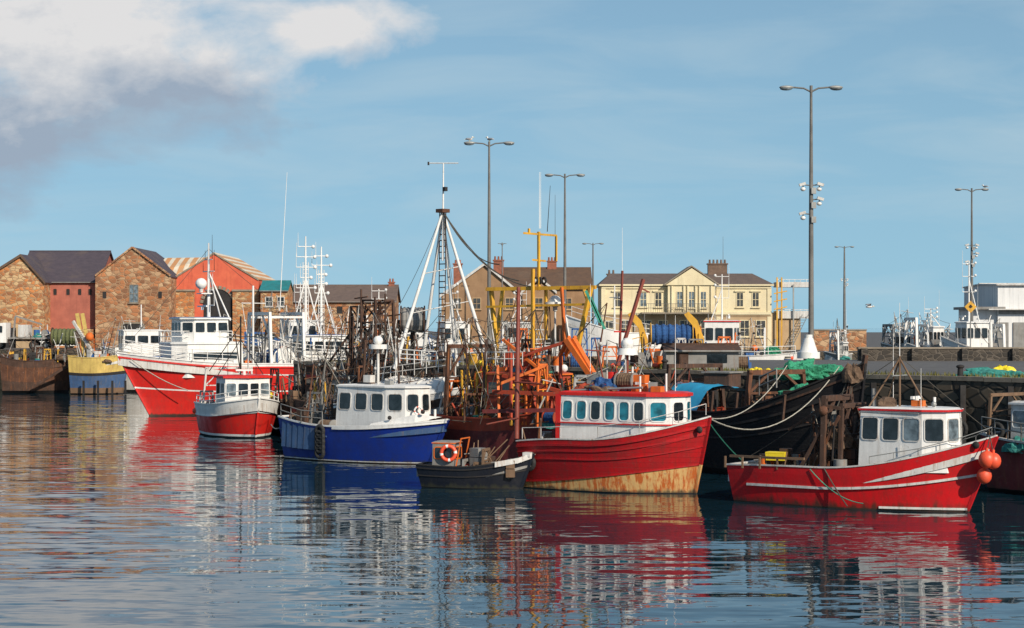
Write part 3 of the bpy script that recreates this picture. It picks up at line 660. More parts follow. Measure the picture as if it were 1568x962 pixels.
# C
b=Bd('red_wooden_trawler',(4.95,87.75,0),heading(.84,-.545))
boot=lambda t:.32+1.0*t**1.4
hull(b,9.2,4.1,3.45,2.35,2.15,[(z_(-.4),DARK),(z_(.04),DARK),(c_(lambda t:.5*boot(t)),RUSTCREAM),(c_(boot),RUSTCREAM),(f_(.5),REDC),(f_(.72),REDC),(f_(.9),REDC),(f_(1),REDC)],rake=.75,st=.8,full=3.0,wlf=1.9,bw=.7,
     inner=REDC,cap=WHITE2,capw=.16,caph=.06,rails=[(boot,.05,.06,REDC,0,1),(.62,.05,.06,REDC,0,1),(.78,.05,.06,REDC,0,1),(.9,.09,.1,REDC,0,1)])
pl=[(-2.4,-1.45),(2.2,-1.5),(3.2,-1.0),(3.45,0),(3.2,1.0),(2.2,1.5),(-2.4,1.45)]
wheelhouse(b,pl,2.2,4.35,WHITE,REDF,REDF,{0:6,1:1,2:1,3:1,4:1,5:6},WHITE,[GLT,GLT,GLD],vz=(.50,.88),wfrac=.62,rad=.14,rt=.14,over=.12,fw=.05)
b.strip([V((-2.4,-1.49,3.1)),V((2.2,-1.54,3.1)),V((3.2,-1.04,3.1)),V((3.5,0,3.1)),V((3.2,1.04,3.1))],.05,.06,REDF)
b.box((-2.45,-1.3,3.3),(.25,.3,2.2),REDF)
b.rail([(-4.2,-1.75,2.3),(-2,-2.0,2.42),(0,-2.0,2.5),(2,-1.75,2.78),(3.6,-1.05,3.2),(4.5,-.15,3.55)],.5,WHITE2,.02,1,1.1)
for (x,y,h_) in ((.5,.3,1.1),(1.4,-.6,.7),(2.2,.4,.8)): b.tube((x,y,4.55),(x,y,4.55+h_),.05,WHITE)
radar(b,(1.2,0,4.6),1.2); b.tube((.4,0,4.5),(.4,0,6.3),.06,VARN); dome(b,(.4,0,6.25),.3); b.tube((.4,0,6.2),(.4,0,6.5),.5,WHITE,.4,n=14)
b.tube((-.4,-.5,4.5),(.4,0,6.0),.03,WHITE);b.tube((-.4,.5,4.5),(.4,0,6.0),.03,WHITE)
b.lump((-1.4,-.3,4.5),(.8,.7,.4),RUSTRED,3,16); b.box((-.5,-.8,4.7),(.7,.5,.35),REDF); b.box((2.3,-.6,4.68),(.5,.4,.25),ORNG); b.tube((-2,-1,4.55),(1.8,-1.1,4.75),.06,GALV)
clutter(b,-2.2,2,-1.1,1.1,4.5,14,19,[REDF,WHITE2,GALV,ORNG,GREYP],.5); rigging(b,-2.2,2.4,1.2,4.5,4,10,2.6,[WHITE2,VARN,GALV],.6)
clutter(b,-4.3,-2.6,-1.4,1.4,1.7,22,9,[MAROON,RUST,WOOD,WHITE2,GREYP],.8)
aerial(b,(2.4,.9,4.5),3.5,.018); aerial(b,(-2.1,.9,4.5),5,.02)
tyre(b,(-3.8,-1.85,1.2),(0,1,0),.3)
b.sph((-4.9,-1.3,.75),.34,BUOY,n=14); b.tube((-4.9,-1.3,1.05),(-4.6,-1.2,2.1),.02,ROPED)
b.rope((4.6,0,3.4),b.P(1205,560,96),.8,.028,ROPEW,16); b.rope((4.6,0,3.4),b.P(1285,562,92),1.5,.028,ROPEW,16); b.rope((4.6,0,3.2),b.P(1145,712,91),.15,.03,ROPEG,14)
b.sph((4.35,-.5,2.9),.17,DARK,(1,.5,1),8)
b.done()
# E blue boat
b=Bd('blue_fishing_boat',(-7.9,106.4,0),heading(.78,-.62))
hull(b,11.4,4.0,2.45,1.95,2.35,[(z_(-.4),DARK),(z_(.06),MAROON),(z_(.12),WHITE2),(z_(.4),BLUE),(f_(.4),BLUE),(f_(.62),BLUE),(f_(.85),BLUE),(f_(1),BLUE)],rake=1.3,st=.75,full=2.8,wlf=1.8,bw=.6,
     inner=BLUE2,cap=WHITE,capw=.2,rails=[(.97,.08,.14,WHITE,.42,1),(.72,.06,.08,BLUE2,0,.4),(.5,.06,.08,BLUE2,0,.35)])
for i in range(7):
    x0_=-5.3+i*.5; y=-(b.hf(x0_+.25)+.02); b.box((x0_+.25,y+.02,b.sh(x0_)*.62),(.5,.05,b.sh(x0_)*.62),BLUE2,rx=-.05,rz=-.04)
pl=[(-1.5,-1.25),(2.3,-1.3),(3.5,-1.0),(4.15,-.4),(4.15,.4),(3.5,1.0),(2.3,1.3),(-1.5,1.25)]
wheelhouse(b,pl,1.7,4.15,WHITE,WHITE,WHITE,{0:3,1:1,2:1,3:1,4:1,5:1,6:3},WHITE2,GLD,vz=(.5,.86),wfrac=.66,lean=.05,over=.12,rad=.14)
b.add([(3.9,-1.0,2.3),(5.5,-.1,2.55),(5.5,.1,2.55),(3.9,1.0,2.3),(1.5,-1.7,2.05),(1.5,1.7,2.05)],[(0,1,2,3),(4,0,3,5)],WHITE)
b.prism([(1.5,-1.75,2.05),(4.2,-1.05,2.32),(5.4,-.2,2.62),(4.2,-.95,2.75),(1.5,-1.55,2.2)],(0,.05,0),WHITE)
for k in range(5): tyre(b,(-1.9,-2.05,.5+.3*k),(0,1,0),.27)
b.torus((4.22,-.75,2.95),(.6,-.7,0),.2,.05,WHITE,BUOY); b.tube((4.6,.2,2.5),(4.6,.2,3.0),.07,WHITE)
b.tube((.6,0,4.3),(.6,0,6.3),.08,WHITE2); b.tube((.6,0,6.25),(.6,0,6.5),.5,WHITE,n=14); dome(b,(.6,0,6.3),.28); b.box((.2,-.3,4.6),(.5,.4,.4),WHITE2)
aerial(b,(1.2,.8,4.2),3,.02); b.lump((-.6,.3,4.2),(.5,.6,.25),NETB,3,14); b.box((1.9,-.5,4.4),(.4,.35,.25),GALV)
rigging(b,-5,-1.6,1.4,1.6,8,23,4.2,[GREYP,BROWN,RUST,WOOD])
clutter(b,-5.2,-1.8,-1.4,1.4,lambda x:b.sh(x)-.55,40,15,[WOOD,GREYP,RUST,DARK,BROWN,BLUE2],.9)
b.rail([(-5.5,-1.5,2.4),(-3.5,-1.9,2.1),(-1.8,-1.95,2.05)],.7,GREYP,.03,2,.7)
b.rope(b.P(415,650,121),(-5.5,-1.2,2.2),.4,.03,ROPEW); b.rope((5.5,0,2.5),(9,3,2.9),.3,.02,ROPED)
for (x,y,q) in ((4.7,-1.15,2.9),(2.8,-1.85,2.55)): b.sph((x,y*.8,q),.12,DARK,n=8)
b.done()
# D
b=Bd('small_black_boat',(-1.65,88.9,0),heading(.93,-.30))
hull(b,5.5,2.1,1.62,1.0,1.05,[(z_(-.3),DARK),(z_(.05),DARK),(z_(.3),DKNAVY),(f_(.5),DKNAVY),(f_(.85),DKNAVY),(f_(1),DKNAVY)],rake=.6,st=.7,full=2.4,wlf=1.5,draft=.6,bw=.55,inner=GREYP,cap=DARK,capw=.14,caph=.05,rails=[(.88,.05,.06,DARK,0,1),(.55,.04,.05,DARK,0,1)])
for s_ in (-1,1):
    b.prism([(1.2,s_*(b.hf(1.2)+.03),1.03),(2.2,s_*(b.hf(2.2)+.04),1.22),(2.72,s_*.1,1.42),(2.75,s_*.1,1.68),(2.2,s_*(b.hf(2.2)+.03),1.46),(1.2,s_*(b.hf(1.2)+.03),1.28)],(0,.03*s_,0),WHITE2)
b.box((2.5,0,1.6),(.35,.5,.2),WHITE2)
wheelhouse(b,[(-2.0,-.55),(-.9,-.55),(-.9,.55),(-2.0,.55)],.8,2.05,GREYP,GREYP,ORNG,{0:1,1:1,2:1,3:1},ORNG,GLD,vz=(.45,.85),over=.05,rt=.05)
b.torus((-1.15,-.68,1.62),(.2,-1,0),.33,.09,BUOY,WHITE); b.beam((-.8,-.6,1.0),(-.55,-.6,2.3),.05,.05,ORNG);b.beam((-.8,.6,1.0),(-.55,.6,2.3),.05,.05,ORNG);b.beam((-.55,-.6,2.3),(-.55,.6,2.3),.05,.05,ORNG)
clutter(b,-.5,1.9,-.6,.6,.55,18,22,[GREYP,WOOD,DARK,WOOD,BROWN],.5)
for k in range(7): b.tube((R.uniform(-.4,1.6),-.2,.7),(R.uniform(-.4,1.6),.3,R.uniform(1.6,2.4)),.03,WOOD)
b.rope((2.7,0,1.6),(6,3,2.2),.2,.02,ROPEW); b.done()
# F
b=Bd('small_white_fishing_boat',(-18.6,131.0,0),heading(.42,-.90))
hull(b,8.4,4.9,2.7,2.15,2.15,[(z_(-.4),DARK),(z_(.1),DARK),(z_(.25),WHITE),(f_(.4),REDF),(f_(.66),REDF),(f_(.85),WHITE),(f_(1),WHITE)],rake=.9,st=.85,full=3,wlf=2.1,bw=.8,inner=WHITE2,cap=WHITE,rails=[(.66,.08,.09,WHITE,0,1)])
wheelhouse(b,[(-.6,-1.6),(1.6,-1.6),(2.0,0),(1.6,1.6),(-.6,1.6)],1.6,4.0,WHITE,REDF,REDF,{0:2,1:2,2:2,3:2,4:2},WHITE,[GLD,GLL],vz=(.5,.85),over=.2,rt=.14)
gallows(b,-2.8,0,1.6,3,3.8,WHITE2,'y',.12); b.rail([(-3.9,-2.0,2.1),(-1,-2.35,2.1),(1.5,-2.2,2.3),(3.4,-1.0,2.6),(4.0,0,2.7),(3.4,1.0,2.6),(1.5,2.2,2.3)],.6,WHITE,.03,2,1)
b.tube((0,0,4.2),(0,0,8.2),.06,DARK); b.tube((0,0,4.2),(-1.4,0,7.2),.04,DARK); b.tube((-2.8,-1.4,4.4),(0,0,7.6),.03,DARK); b.tube((0,-1,6.8),(0,1,6.8),.03,DARK); aerial(b,(.3,1,4.1),4.5,.02,DARK); aerial(b,(.3,-1,4.1),3.5,.02,DARK)
b.tube((0,-1.6,4.2),(0,0,6.6),.03,DARK);b.tube((0,1.6,4.2),(0,0,6.6),.03,DARK)
b.tube((-1.2,.9,3),(-1.2,.9,7),.05,WHITE2); radar(b,(.8,0,4.2),1.2); clutter(b,-3.6,-1,-1.4,1.4,1.3,22,33,[WHITE2,GREYP,DARK,ORNG,GALV])
b.box((2.6,-.2,2.3),(.5,.6,.5),REDF); b.sph((-3.9,-2.1,1.6),.22,BUOY,n=8); b.done()
# G
b=Bd('large_red_trawler',(-24.9,163.8,0),heading(-.83,-.56))
hull(b,19,6.4,5.3,4.3,4.1,[(z_(-.6),DARK),(z_(.12),MAROON),(z_(.6),REDF),(f_(.30),REDF),(f_(.44),REDF),(f_(.465),WHITE),(f_(.75),REDF),(f_(.95),REDF),(f_(1),WHITE)],rake=3.0,st=.85,full=2.5,wlf=1.5,flare=.32,bw=1.0,inner=WHITE2,cap=WHITE,capw=.22,
     rails=[(.93,.1,.1,REDF,0,1)])
wheelhouse(b,[(-1,-2.3),(4.2,-2.3),(5.2,-1.2),(5.2,1.2),(4.2,2.3),(-1,2.3)],3.2,6.0,WHITE,WHITE,WHITE,{0:4,1:1,4:1,5:0},WHITE2,GLD,vz=(.55,.75),rt=.14)
wheelhouse(b,[(.2,-1.9),(3.4,-1.9),(4.2,-1.0),(4.2,1.0),(3.4,1.9),(.2,1.9)],6.1,8.1,WHITE,BLUEN,WHITE,{0:3,1:1,2:3,3:1,4:3,5:2},WHITE,GLD,vz=(.45,.86),wfrac=.78,over=.25,rt=.14)
b.rail([(9,0,5.4),(6.5,1.9,4.9),(4,2.8,4.6),(0,3.1,4.4)],1.0,WHITE,.03,3,1.2); b.rail([(9,0,5.4),(6.5,-1.9,4.9),(4,-2.8,4.6)],1.0,WHITE,.03,3,1.2)
b.rail([(0,2.1,6.2),(5.2,1.3,6.2),(5.2,-1.3,6.2)],.9,WHITE,.03,2,.9)
zt=b.P(328,372,163).z; b.tube((1.2,0,8.1),(1.2,0,zt),.17,WHITE,.07,n=8); b.tube((-.4,-.9,8),(1.2,0,zt-2.5),.07,WHITE);b.tube((-.4,.9,8),(1.2,0,zt-2.5),.07,WHITE)
for k,(z0_,w) in enumerate(((9.3,2.2),(10.6,1.6),(12.2,2.2),(13.2,1.4))): b.tube((1.2,-w/2,z0_),(1.2,w/2,z0_),.05,WHITE); aerial(b,(1.2,w/2,z0_),1.2+.3*k,.03,DARK if k>1 else WHITE); aerial(b,(1.2,-w/2,z0_),.8,.03,DARK)
dome(b,(1.9,0,10.4),.5); b.box((1.6,0,10.3),(1,1.0,.08),WHITE); radar(b,(1.8,0,8.9),1.8)
for x in (-3.6,-6.8): gallows(b,x,0,3.4,5.2,4.6,WHITE,'y',.24)
b.beam((-3.6,2,8.3),(-6.8,2,8.3),.18,.18,WHITE); b.beam((-3.6,-2,8.3),(-6.8,-2,8.3),.18,.18,WHITE); clutter(b,-8.5,-1,-2.4,2.4,3.4,40,44,[WHITE2,WHITE,GREYP,DARK,GALV,BLUEN,ORNG],1.6)
rigging(b,-8.5,0,2.2,3.6,14,45,7,[WHITE,WHITE2,GREYP])
drum(b,(-5.3,0,4.6),(0,1,0),1.1,2.6,NETBL,WHITE); b.tube((-2.5,1,3),(-2.5,1,11),.09,WHITE); b.tube((-4,.4,9.5),(-1.4,1,9.5),.04,WHITE)
b.rope((1.2,0,zt-.5),(9.2,0,5.4),.15,.02,ROPED); b.rope((1.2,0,zt-.5),(-6.8,0,8.4),.15,.02,ROPED); b.sph((-.6,3.1,2.6),.5,WHITE,n=10)
b.rope((8.6,.8,4.8),(4.5,3.05,2.2),.3,.04,ROPEW)
b.lump((7.4,0,4.4),(.9,.9,.5),NETB,3,14); b.box((6.2,0,4.6),(1,1.4,.8),BLUEN); b.done()
# I
b=Bd('black_white_trawler',(-19.2,177,0),heading(-.96,-.28))
hull(b,17,5.8,6.0,4.4,4.2,[(z_(-.6),DARK),(z_(.3),MAROON),(f_(.3),BLACKH),(f_(.6),BLACKH),(f_(.86),DARK),(f_(.92),WHITE),(f_(1),WHITE)],rake=2.4,flare=.3,bw=1.0,inner=WHITE2,cap=WHITE)
wheelhouse(b,[(-3.5,-1.9),(.5,-1.9),(1.2,0),(.5,1.9),(-3.5,1.9)],3.4,6.6,WHITE,BLUEN,WHITE,{0:4,1:2,2:2,3:4},WHITE,GLD,vz=(.6,.85),over=.25)
b.rail([(8.3,0,6.1),(5,2,5.4),(0,2.7,4.8),(-8,2.3,4.4)],1,WHITE,.035,3,1.1)
rigging(b,-8,5,2.2,4,20,46,6,[WHITE,WHITE2,GREYP,WHITE])
for (px,yt,dd) in ((468,362,176),(492,378,177)):
    p=b.P(px,520,dd);q=b.P(px,yt,dd); b.tube(p,q,.17,WHITE,.06,n=8)
    for k in range(5): z0_=p.z+(q.z-p.z)*(.5+.1*k); w=R.uniform(.8,1.8); b.tube((q.x-w/2,q.y,z0_),(q.x+w/2,q.y,z0_),.045,WHITE); aerial(b,(q.x+w/2,q.y,z0_),1.3,.03); b.sph((q.x-w/2,q.y,z0_),.18,WHITE,n=8)
    b.tube(p+V((-1.5,0,0)),p.lerp(q,.6),.07,WHITE);b.tube(p+V((1.5,0,0)),p.lerp(q,.6),.07,WHITE)
    b.ladder(p,p.lerp(q,.75),.5,WHITE,.035)
p=b.P(428,480,176); b.tube(p,p+V((-.7,0,13)),.045,WHITE,.02)
gallows(b,-5.5,0,3.4,5,4,WHITE,'y',.22);gallows(b,-7.4,0,3.4,4.4,4,WHITE,'y',.2); clutter(b,-8,6,-2,2,3.8,54,51,[WHITE,WHITE2,GREYP,BLUEN,DARK,GALV],1.3)
b.done()
# J4
b=Bd('brown_derrick_trawler',(-10.0,126.3,0),heading(.66,-.75))
hull(b,11.5,4.6,3.2,2.4,2.6,[(z_(-.4),DARK),(z_(.2),DARK),(f_(.4),BLACKH),(f_(.8),MAROON),(f_(1),DARK)],rake=1.4,bw=.8,inner=BROWN,cap=BROWN)
p=b.P(578,600,125); tower(b,(p.x,p.y,2),1.7,7.2,BROWN,5,.15,.85)
p=b.P(556,600,126); tower(b,(p.x,p.y,2),1.3,6.8,BROWN,5,.13,.9)
for (px,y1,dd) in ((553,443,125),(574,455,126),(590,450,124),(604,470,125),(540,480,126)):
    q=b.P(px,y1,dd); b.tube((q.x,q.y,2),q,.1,BROWN,.07); b.tube(q+V((-.7,0,-.6)),q+V((.7,0,-.5)),.05,RUST)
wheelhouse(b,[(-4.5,-1.3),(-2.4,-1.3),(-2.4,1.3),(-4.5,1.3)],2,4.8,BROWN,DARK,RUST,{0:3,1:2,2:3},RUST,GLD,vz=(.55,.85))
PB=[BROWN,RUST,DARK,BROWN,RUST,WOOD,NETB,GREYP]
clutter(b,-5.3,5,-1.8,1.8,2.0,130,61,PB,1.3); rigging(b,-5,4.5,1.8,2,28,62,6.5,[BROWN,RUST,BROWN,WOOD,WHITE2])
gallows(b,3.2,0,2,3.6,3.4,RUST,'y',.18); drum(b,(1.5,-.8,3),(0,1,0),.8,1.6,NETB,BROWN)
b.beam(b.P(500,560,127),b.P(566,470,126),.12,.12,BROWN); b.beam(b.P(520,590,127),b.P(585,470,125),.14,.14,RUST)
b.done()
b=Bd('old_dark_barge',(-14.6,134.0,0),heading(.66,-.75))
hull(b,8,4,2.6,2.0,2.2,[(z_(.2),DARK),(f_(.5),DARK),(f_(1),BROWN)],rake=.8,bw=.6,inner=BROWN,cap=WOOD)
clutter(b,-3.6,3.4,-1.5,1.5,1.5,54,63,PB,1.2); rigging(b,-3,3,1.4,1.6,9,64,4.5,[BROWN,WOOD,GREYP]); 
for k in range(3): b.sph((R.uniform(-3,-1),-1.9,2.2+.25*k),.22,YELB,n=8)
b.done()
# J2
b=Bd('tripod_mast_trawler',(-7.0,116.4,0),heading(.707,-.707))
hull(b,12.5,4.8,4.0,2.7,2.6,[(z_(-.4),DARK),(z_(.3),MAROON),(f_(.4),MAROON),(f_(.62),WHITE2),(f_(1),WHITE)],rake=1.5,full=3.0,bw=.8,inner=BROWN,cap=WHITE)
arc=[];ns=7;na=10
for i in range(ns+1):
    x=.2+i*.76; hb=b.hf(x)-.1; z0_=b.sh(x)-.05; hh=1.75-.12*i
    for j in range(na+1):
        a_=math.pi*j/na; arc.append((x,hb*math.cos(a_),z0_+hh*math.sin(a_)**.7))
b.add(arc,[(i*(na+1)+j,i*(na+1)+j+1,(i+1)*(na+1)+j+1,(i+1)*(na+1)+j) for i in range(ns) for j in range(na)],WHITE,True)
b.add(arc[:na+1],[list(range(na+1))],DARK)
for i in range(ns): b.path([V(p)*1.0+V((0,0,.03)) for p in arc[i*(na+1):(i+1)*(na+1)]],.045,WHITE2)
dd=115
ap=b.P(678,323,dd); 
for (px,py,d2) in ((604,565,114),(646,560,118),(742,535,116),(700,560,118)): b.tube(b.P(px,py,d2),ap,.12,WHITE,.08,n=8)
b.tube(ap-V((0,0,3)),b.P(679,250,dd),.08,WHITE,.04); b.ladder(b.P(676,600,117),ap,.55,BROWN,.04)
q=b.P(679,250,dd)
wx=b.Mi.to_3x3()@V((1,0,0))
b.tube(q-wx*.95,q+wx*.9,.035,WHITE2); b.tube(q-wx*.9+V((0,0,-.12)),q-wx*.9+V((0,0,.08)),.06,DARK); b.box(ap,(.6,.6,.22),RUST); b.box(ap+V((.2,0,1.3)),(.22,.22,.25),DARK)
for zz in (.35,.6): a1=b.P(604,565,114).lerp(ap,zz);a2=b.P(742,535,116).lerp(ap,zz); b.tube(a1,a2,.035,WHITE2)
for (px,py,sg) in ((765,405,.8),(830,440,1.2),(795,430,.9)): b.rope(ap,b.P(px,py,110),sg,.035,ROPED,12)
b.rope(ap,b.P(610,470,118),.3,.02,ROPED); b.rope(ap,b.P(718,600,110),.3,.02,ROPED)
wheelhouse(b,[(-5.0,-1.3),(-2.6,-1.3),(-2.6,1.3),(-5.0,1.3)],2.1,4.2,GREYP,BROWN,BROWN,{0:3,1:3,2:3},WHITE2,GLD,vz=(.55,.85))
gallows(b,-1.2,0,2,4.6,3.6,BROWN,'y',.13); PJ=[BROWN,RUST,DARK,BROWN,GREYP,WHITE2,GALV,YEL,BLUEN]
clutter(b,-5.8,.2,-1.9,1.9,2.0,120,71,PJ,1.35); rigging(b,-5.5,5,1.8,2.4,30,72,6.5,[BROWN,RUST,WHITE2,WHITE2,BROWN,DARK])
b.rail([b.P(612,556,112),b.P(668,560,111)],.8,WHITE,.035,3,.45)
b.rail([(.5,-1.9,4.3),(5.4,-.6,4.9)],.7,WHITE2,.03,2,.8)
drum(b,b.P(632,490,119),wx,.9,1.4,GREYP,BROWN)
b.beam(b.P(632,500,119),b.P(632,600,119),.2,.2,BROWN)
b.done()
# J3
b=Bd('orange_gantry_trawler',(.5,103.4,0),heading(.643,-.766))
hull(b,11.5,4.6,3.6,2.5,2.5,[(z_(-.4),DARK),(z_(.2),DARK),(f_(.4),MAROON),(f_(.75),MAROON),(f_(1),RUSTRED)],rake=1.3,bw=.7,inner=RUSTRED,cap=RUSTRED)
wheelhouse(b,[(-1.2,-1.5),(2.4,-1.5),(2.8,0),(2.4,1.5),(-1.2,1.5)],2.2,4.9,RUSTRED,RUSTRED,ORNG,{0:3,1:2,2:2,3:3},RUSTRED,GLD,vz=(.6,.85))
def bm(p,q,w,m): b.beam(p,q,w,w,m)
bm(b.P(745,443,106),b.P(912,440,102),.2,YEL); bm(b.P(752,443,106),b.P(764,575,106),.2,YEL); bm(b.P(770,443,107),b.P(755,560,107),.16,YEL); bm(b.P(905,440,102),b.P(885,530,102),.2,YEL); bm(b.P(893,440,104),b.P(903,470,102),.16,YEL)
bm(b.P(816,412,104),b.P(816,560,104),.16,YEL); bm(b.P(836,440,104),b.P(836,520,104),.14,YEL); bm(b.P(860,440,103),b.P(866,540,103),.14,ORNG); bm(b.P(745,470,106),b.P(905,466,102),.12,YEL)
bm(b.P(825,355,104),b.P(825,445,104),.13,YEL); bm(b.P(801,357,104),b.P(853,361,104),.11,YEL); bm(b.P(852,361,104),b.P(852,400,104),.08,YEL); bm(b.P(810,357,104),b.P(810,350,104),.1,YEL); bm(b.P(815,398,104),b.P(836,400,104),.1,YEL)
for px in (820,826,833): b.torus(b.P(px,430,104),(0,1,0),.17,.06,DARK,n=10,m=5)
for off in (0,9): 
    bm(b.P(868+off,520,100),b.P(905+off*.4,575,99),.3,ORNG); bm(b.P(872+off,516,100),b.P(857+off,545,101),.16,ORNG); bm(b.P(905+off*.4,575,99),b.P(903,592,99),.26,ORNG)
bm(b.P(800,545,101),b.P(872,522,100),.16,RUSTRED); bm(b.P(770,575,101),b.P(860,600,99),.18,RUSTRED); bm(b.P(755,600,100),b.P(860,604,98),.2,RUSTRED); bm(b.P(740,630,99),b.P(860,628,97),.2,MAROON)
bm(b.P(760,590,99),b.P(835,560,99),.14,ORNG); bm(b.P(770,520,102),b.P(850,585,100),.14,ORNG)
for px,t_,bt in ((762,560,640),(782,540,640),(842,530,640),(858,540,630),(745,520,600)): bm(b.P(px,t_,101),b.P(px+R.uniform(-12,12),bt,100),.13,R.choice([RUSTRED,BROWN,ORNG,RUST]))
b.tube(b.P(794,440,98),b.P(791,672,97),.10,VARN,.13,n=8); b.tube(b.P(788,585,97),b.P(830,588,96),.05,VARN); b.tube(b.P(745,650,97),b.P(794,640,97),.05,VARN)
b.rope(b.P(794,445,98),b.P(735,650,99),.1,.02,ROPED); b.rope(b.P(794,445,98),b.P(860,600,97),.1,.02,ROPED)
bm(b.P(985,428,104),b.P(945,560,103),.16,VARN); bm(b.P(953,415,106),b.P(948,560,105),.1,VARN); bm(b.P(978,440,104),b.P(995,448,104),.08,VARN); bm(b.P(940,508,104),b.P(962,508,104),.08,REDF)
for px in (828,826): aerial(b,b.P(px,350,105),3.1,.025)
aerial(b,b.P(838,355,104),2.5,.03,DARK,.25); aerial(b,b.P(850,400,104),3.6,.02,DARK); aerial(b,b.P(953,415,106),2.4,.02)
clutter(b,-5.4,5,-1.9,1.9,2.3,150,81,[RUSTRED,RUST,RUSTRED,ORNG,BROWN,DARK,YEL,MAROON,GALV,BROWN,ORNG],1.25)
clutter(b,-1,2.5,-1.4,1.4,5.0,26,82,[RUSTRED,WHITE2,BROWN,ORNG,GALV,TEAL],.8)
rigging(b,-5.4,3.5,1.9,2.4,26,84,6.4,[RUST,YEL,BROWN,ORNG,DARK,BROWN,WHITE2,BROWN],1.9)
q=b.P(850,468,104); b.tube(q,q-V((0,0,3)),.06,WHITE2); dome(b,q-V((0,0,.3)),.35); b.tube(q,q+V((0,0,.2)),.55,WHITE,n=14)
b.rail([b.P(745,560,100),b.P(800,560,99)],.7,WHITE2,.03,2,.5); gallows(b,-4.4,0,2,4.4,3.6,RUST,'y',.18)
for (px,py) in ((905,470),(912,480)): bm(b.P(px-8,py-25,101),b.P(px+14,py+24,101),.14,ROPEG)
b.done()
b=Bd('rusty_red_trawler',(8.2,104.8,0),heading(.66,-.75))
hull(b,9,4.2,3.2,2.6,2.7,[(z_(.2),DARK),(f_(.5),MAROON),(f_(1),RUSTRED)],rake=1,bw=.7,inner=RUSTRED,cap=RUSTRED)
clutter(b,-4,4,-1.6,1.6,2.1,70,91,[RUSTRED,BROWN,DARK,BROWN,ORNG,RUST,GREYP],.9); gallows(b,2,0,2,2.6,3.2,RUST,'y',.16); rigging(b,-4,4,1.6,2.2,8,92,3.6,[BROWN,RUST,RUSTRED,VARN])
b.done()
# B
b=Bd('black_wooden_trawler',(12.7,97.3,0),heading(.52,-.85))
hull(b,15.5,5.0,5.75,3.1,3.0,[(z_(-.6),DARK),(z_(.3),DARK),(f_(.35),BLACKH),(f_(.55),BLACKH),(f_(.8),BLACKH),(f_(.93),BLACKH),(f_(1),DARK)],rake=.9,full=2.8,wlf=1.7,flare=.2,bw=.9,inner=DARK,cap=DARK,capw=.25,
     rails=[(.8,.1,.12,DARK,0,1),(.93,.1,.1,BROWN,0,1),(.6,.08,.1,DARK,0,1)])
b.beam((7.6,0,5.2),(7.8,0,6.15),.2,.2,BROWN)
b.box(b.P(1106,582,101),(1.5,1.3,.7),BROWN,rz=.4); b.box(b.P(1106,570,101),(1.7,1.5,.08),GREYP,rz=.4); 
gallows(b,1.2,0,2.6,2.6,4,RUST,'y',.2); gallows(b,-5.6,0,2.2,3.2,4,BROWN,'y',.18)
for x in (-1.5,.5,2.5,4.2): b.beam((x,-2.1,2.9),(x+.2,-2.1,4.2),.12,.12,BROWN)
tp=[];nu,nv=18,10
for i in range(nu+1):
    for j in range(nv+1):
        u=i/nu;v=j/nv; x=-6.8+4.2*u; y=-2.2+3.6*v; z=4.15+.35*math.sin(math.pi*v)+.13*noise.noise(V((x*1.5,y*1.5,0)))+.05*noise.noise(V((x*5,y*2,3)))-.95*(max(0,.25-v)/.25)**1.2-.3*abs(u-.5)**2
        tp.append((x,y,z))
b.add(tp,[(i*(nv+1)+j,(i+1)*(nv+1)+j,(i+1)*(nv+1)+j+1,i*(nv+1)+j+1) for i in range(nu) for j in range(nv)],TEAL,True)
clutter(b,-2.4,5,-1.6,1.6,lambda x:b.sh(x)-.85,50,101,[DARK,BROWN,RUST,WOOD,BROWN,DARK],.9)
b.lump((3.6,-.3,b.sh(3.6)-.5),(1.4,1.3,1.1),NETG,3,44); b.lump((2.2,.5,b.sh(2.2)-.3),(1.3,1.1,.8),NETG,8,36); b.rail([(2.2,-1.9,4.1),(3.4,-1.8,4.5)],.9,GREYP,.04,2,.5)
b.rope((7.6,0,5.8),(-6,-2,3.2),1.2,.03,ROPEW,18)
for k in range(8): b.rope((7.2,-.3,5.6),(7.6+R.uniform(-.8,.4),-1.2+R.uniform(-.5,.5),R.uniform(1.5,4)),.1,.04,R.choice([BROWN,ROPED]))
b.lump((7.2,-.3,5.0),(.5,.5,.7),NETB,4,16)
b.done()
# R
b=Bd('maroon_fishing_boat',(25.2,84.2,0),heading(.64,-.77))
hull(b,9,3.6,3,2.3,2.6,[(z_(.2),DARK),(f_(.5),MAROON),(f_(1),MAROON)],rake=1,bw=.8,inner=RUST,cap=WHITE2)
wheelhouse(b,[(-3.0,-1.2),(-1.0,-1.2),(-1.0,1.2),(-3.0,1.2)],2,4.0,WHITE2,WHITE2,WHITE,{0:2,1:2,3:2},WHITE,GLL)
gallows(b,-4.0,0,2,2.4,3,WOOD,'y',.12); clutter(b,-4.2,3,-1.4,1.4,2,40,111,[BROWN,RUST,WOOD,WHITE2,DARK],.9)
b.rail([(-4.4,-1.4,2.6),(-2,-1.8,2.4),(0,-1.8,2.4)],.8,GREYP,.03,2,.7); b.torus((-3.6,-1.35,2.8),(0,1,0),.3,.1,RUBB)
b.rope((-4.2,-1.3,2.4),(-4.0,-1.9,.4),.1,.04,ROPED); b.done()
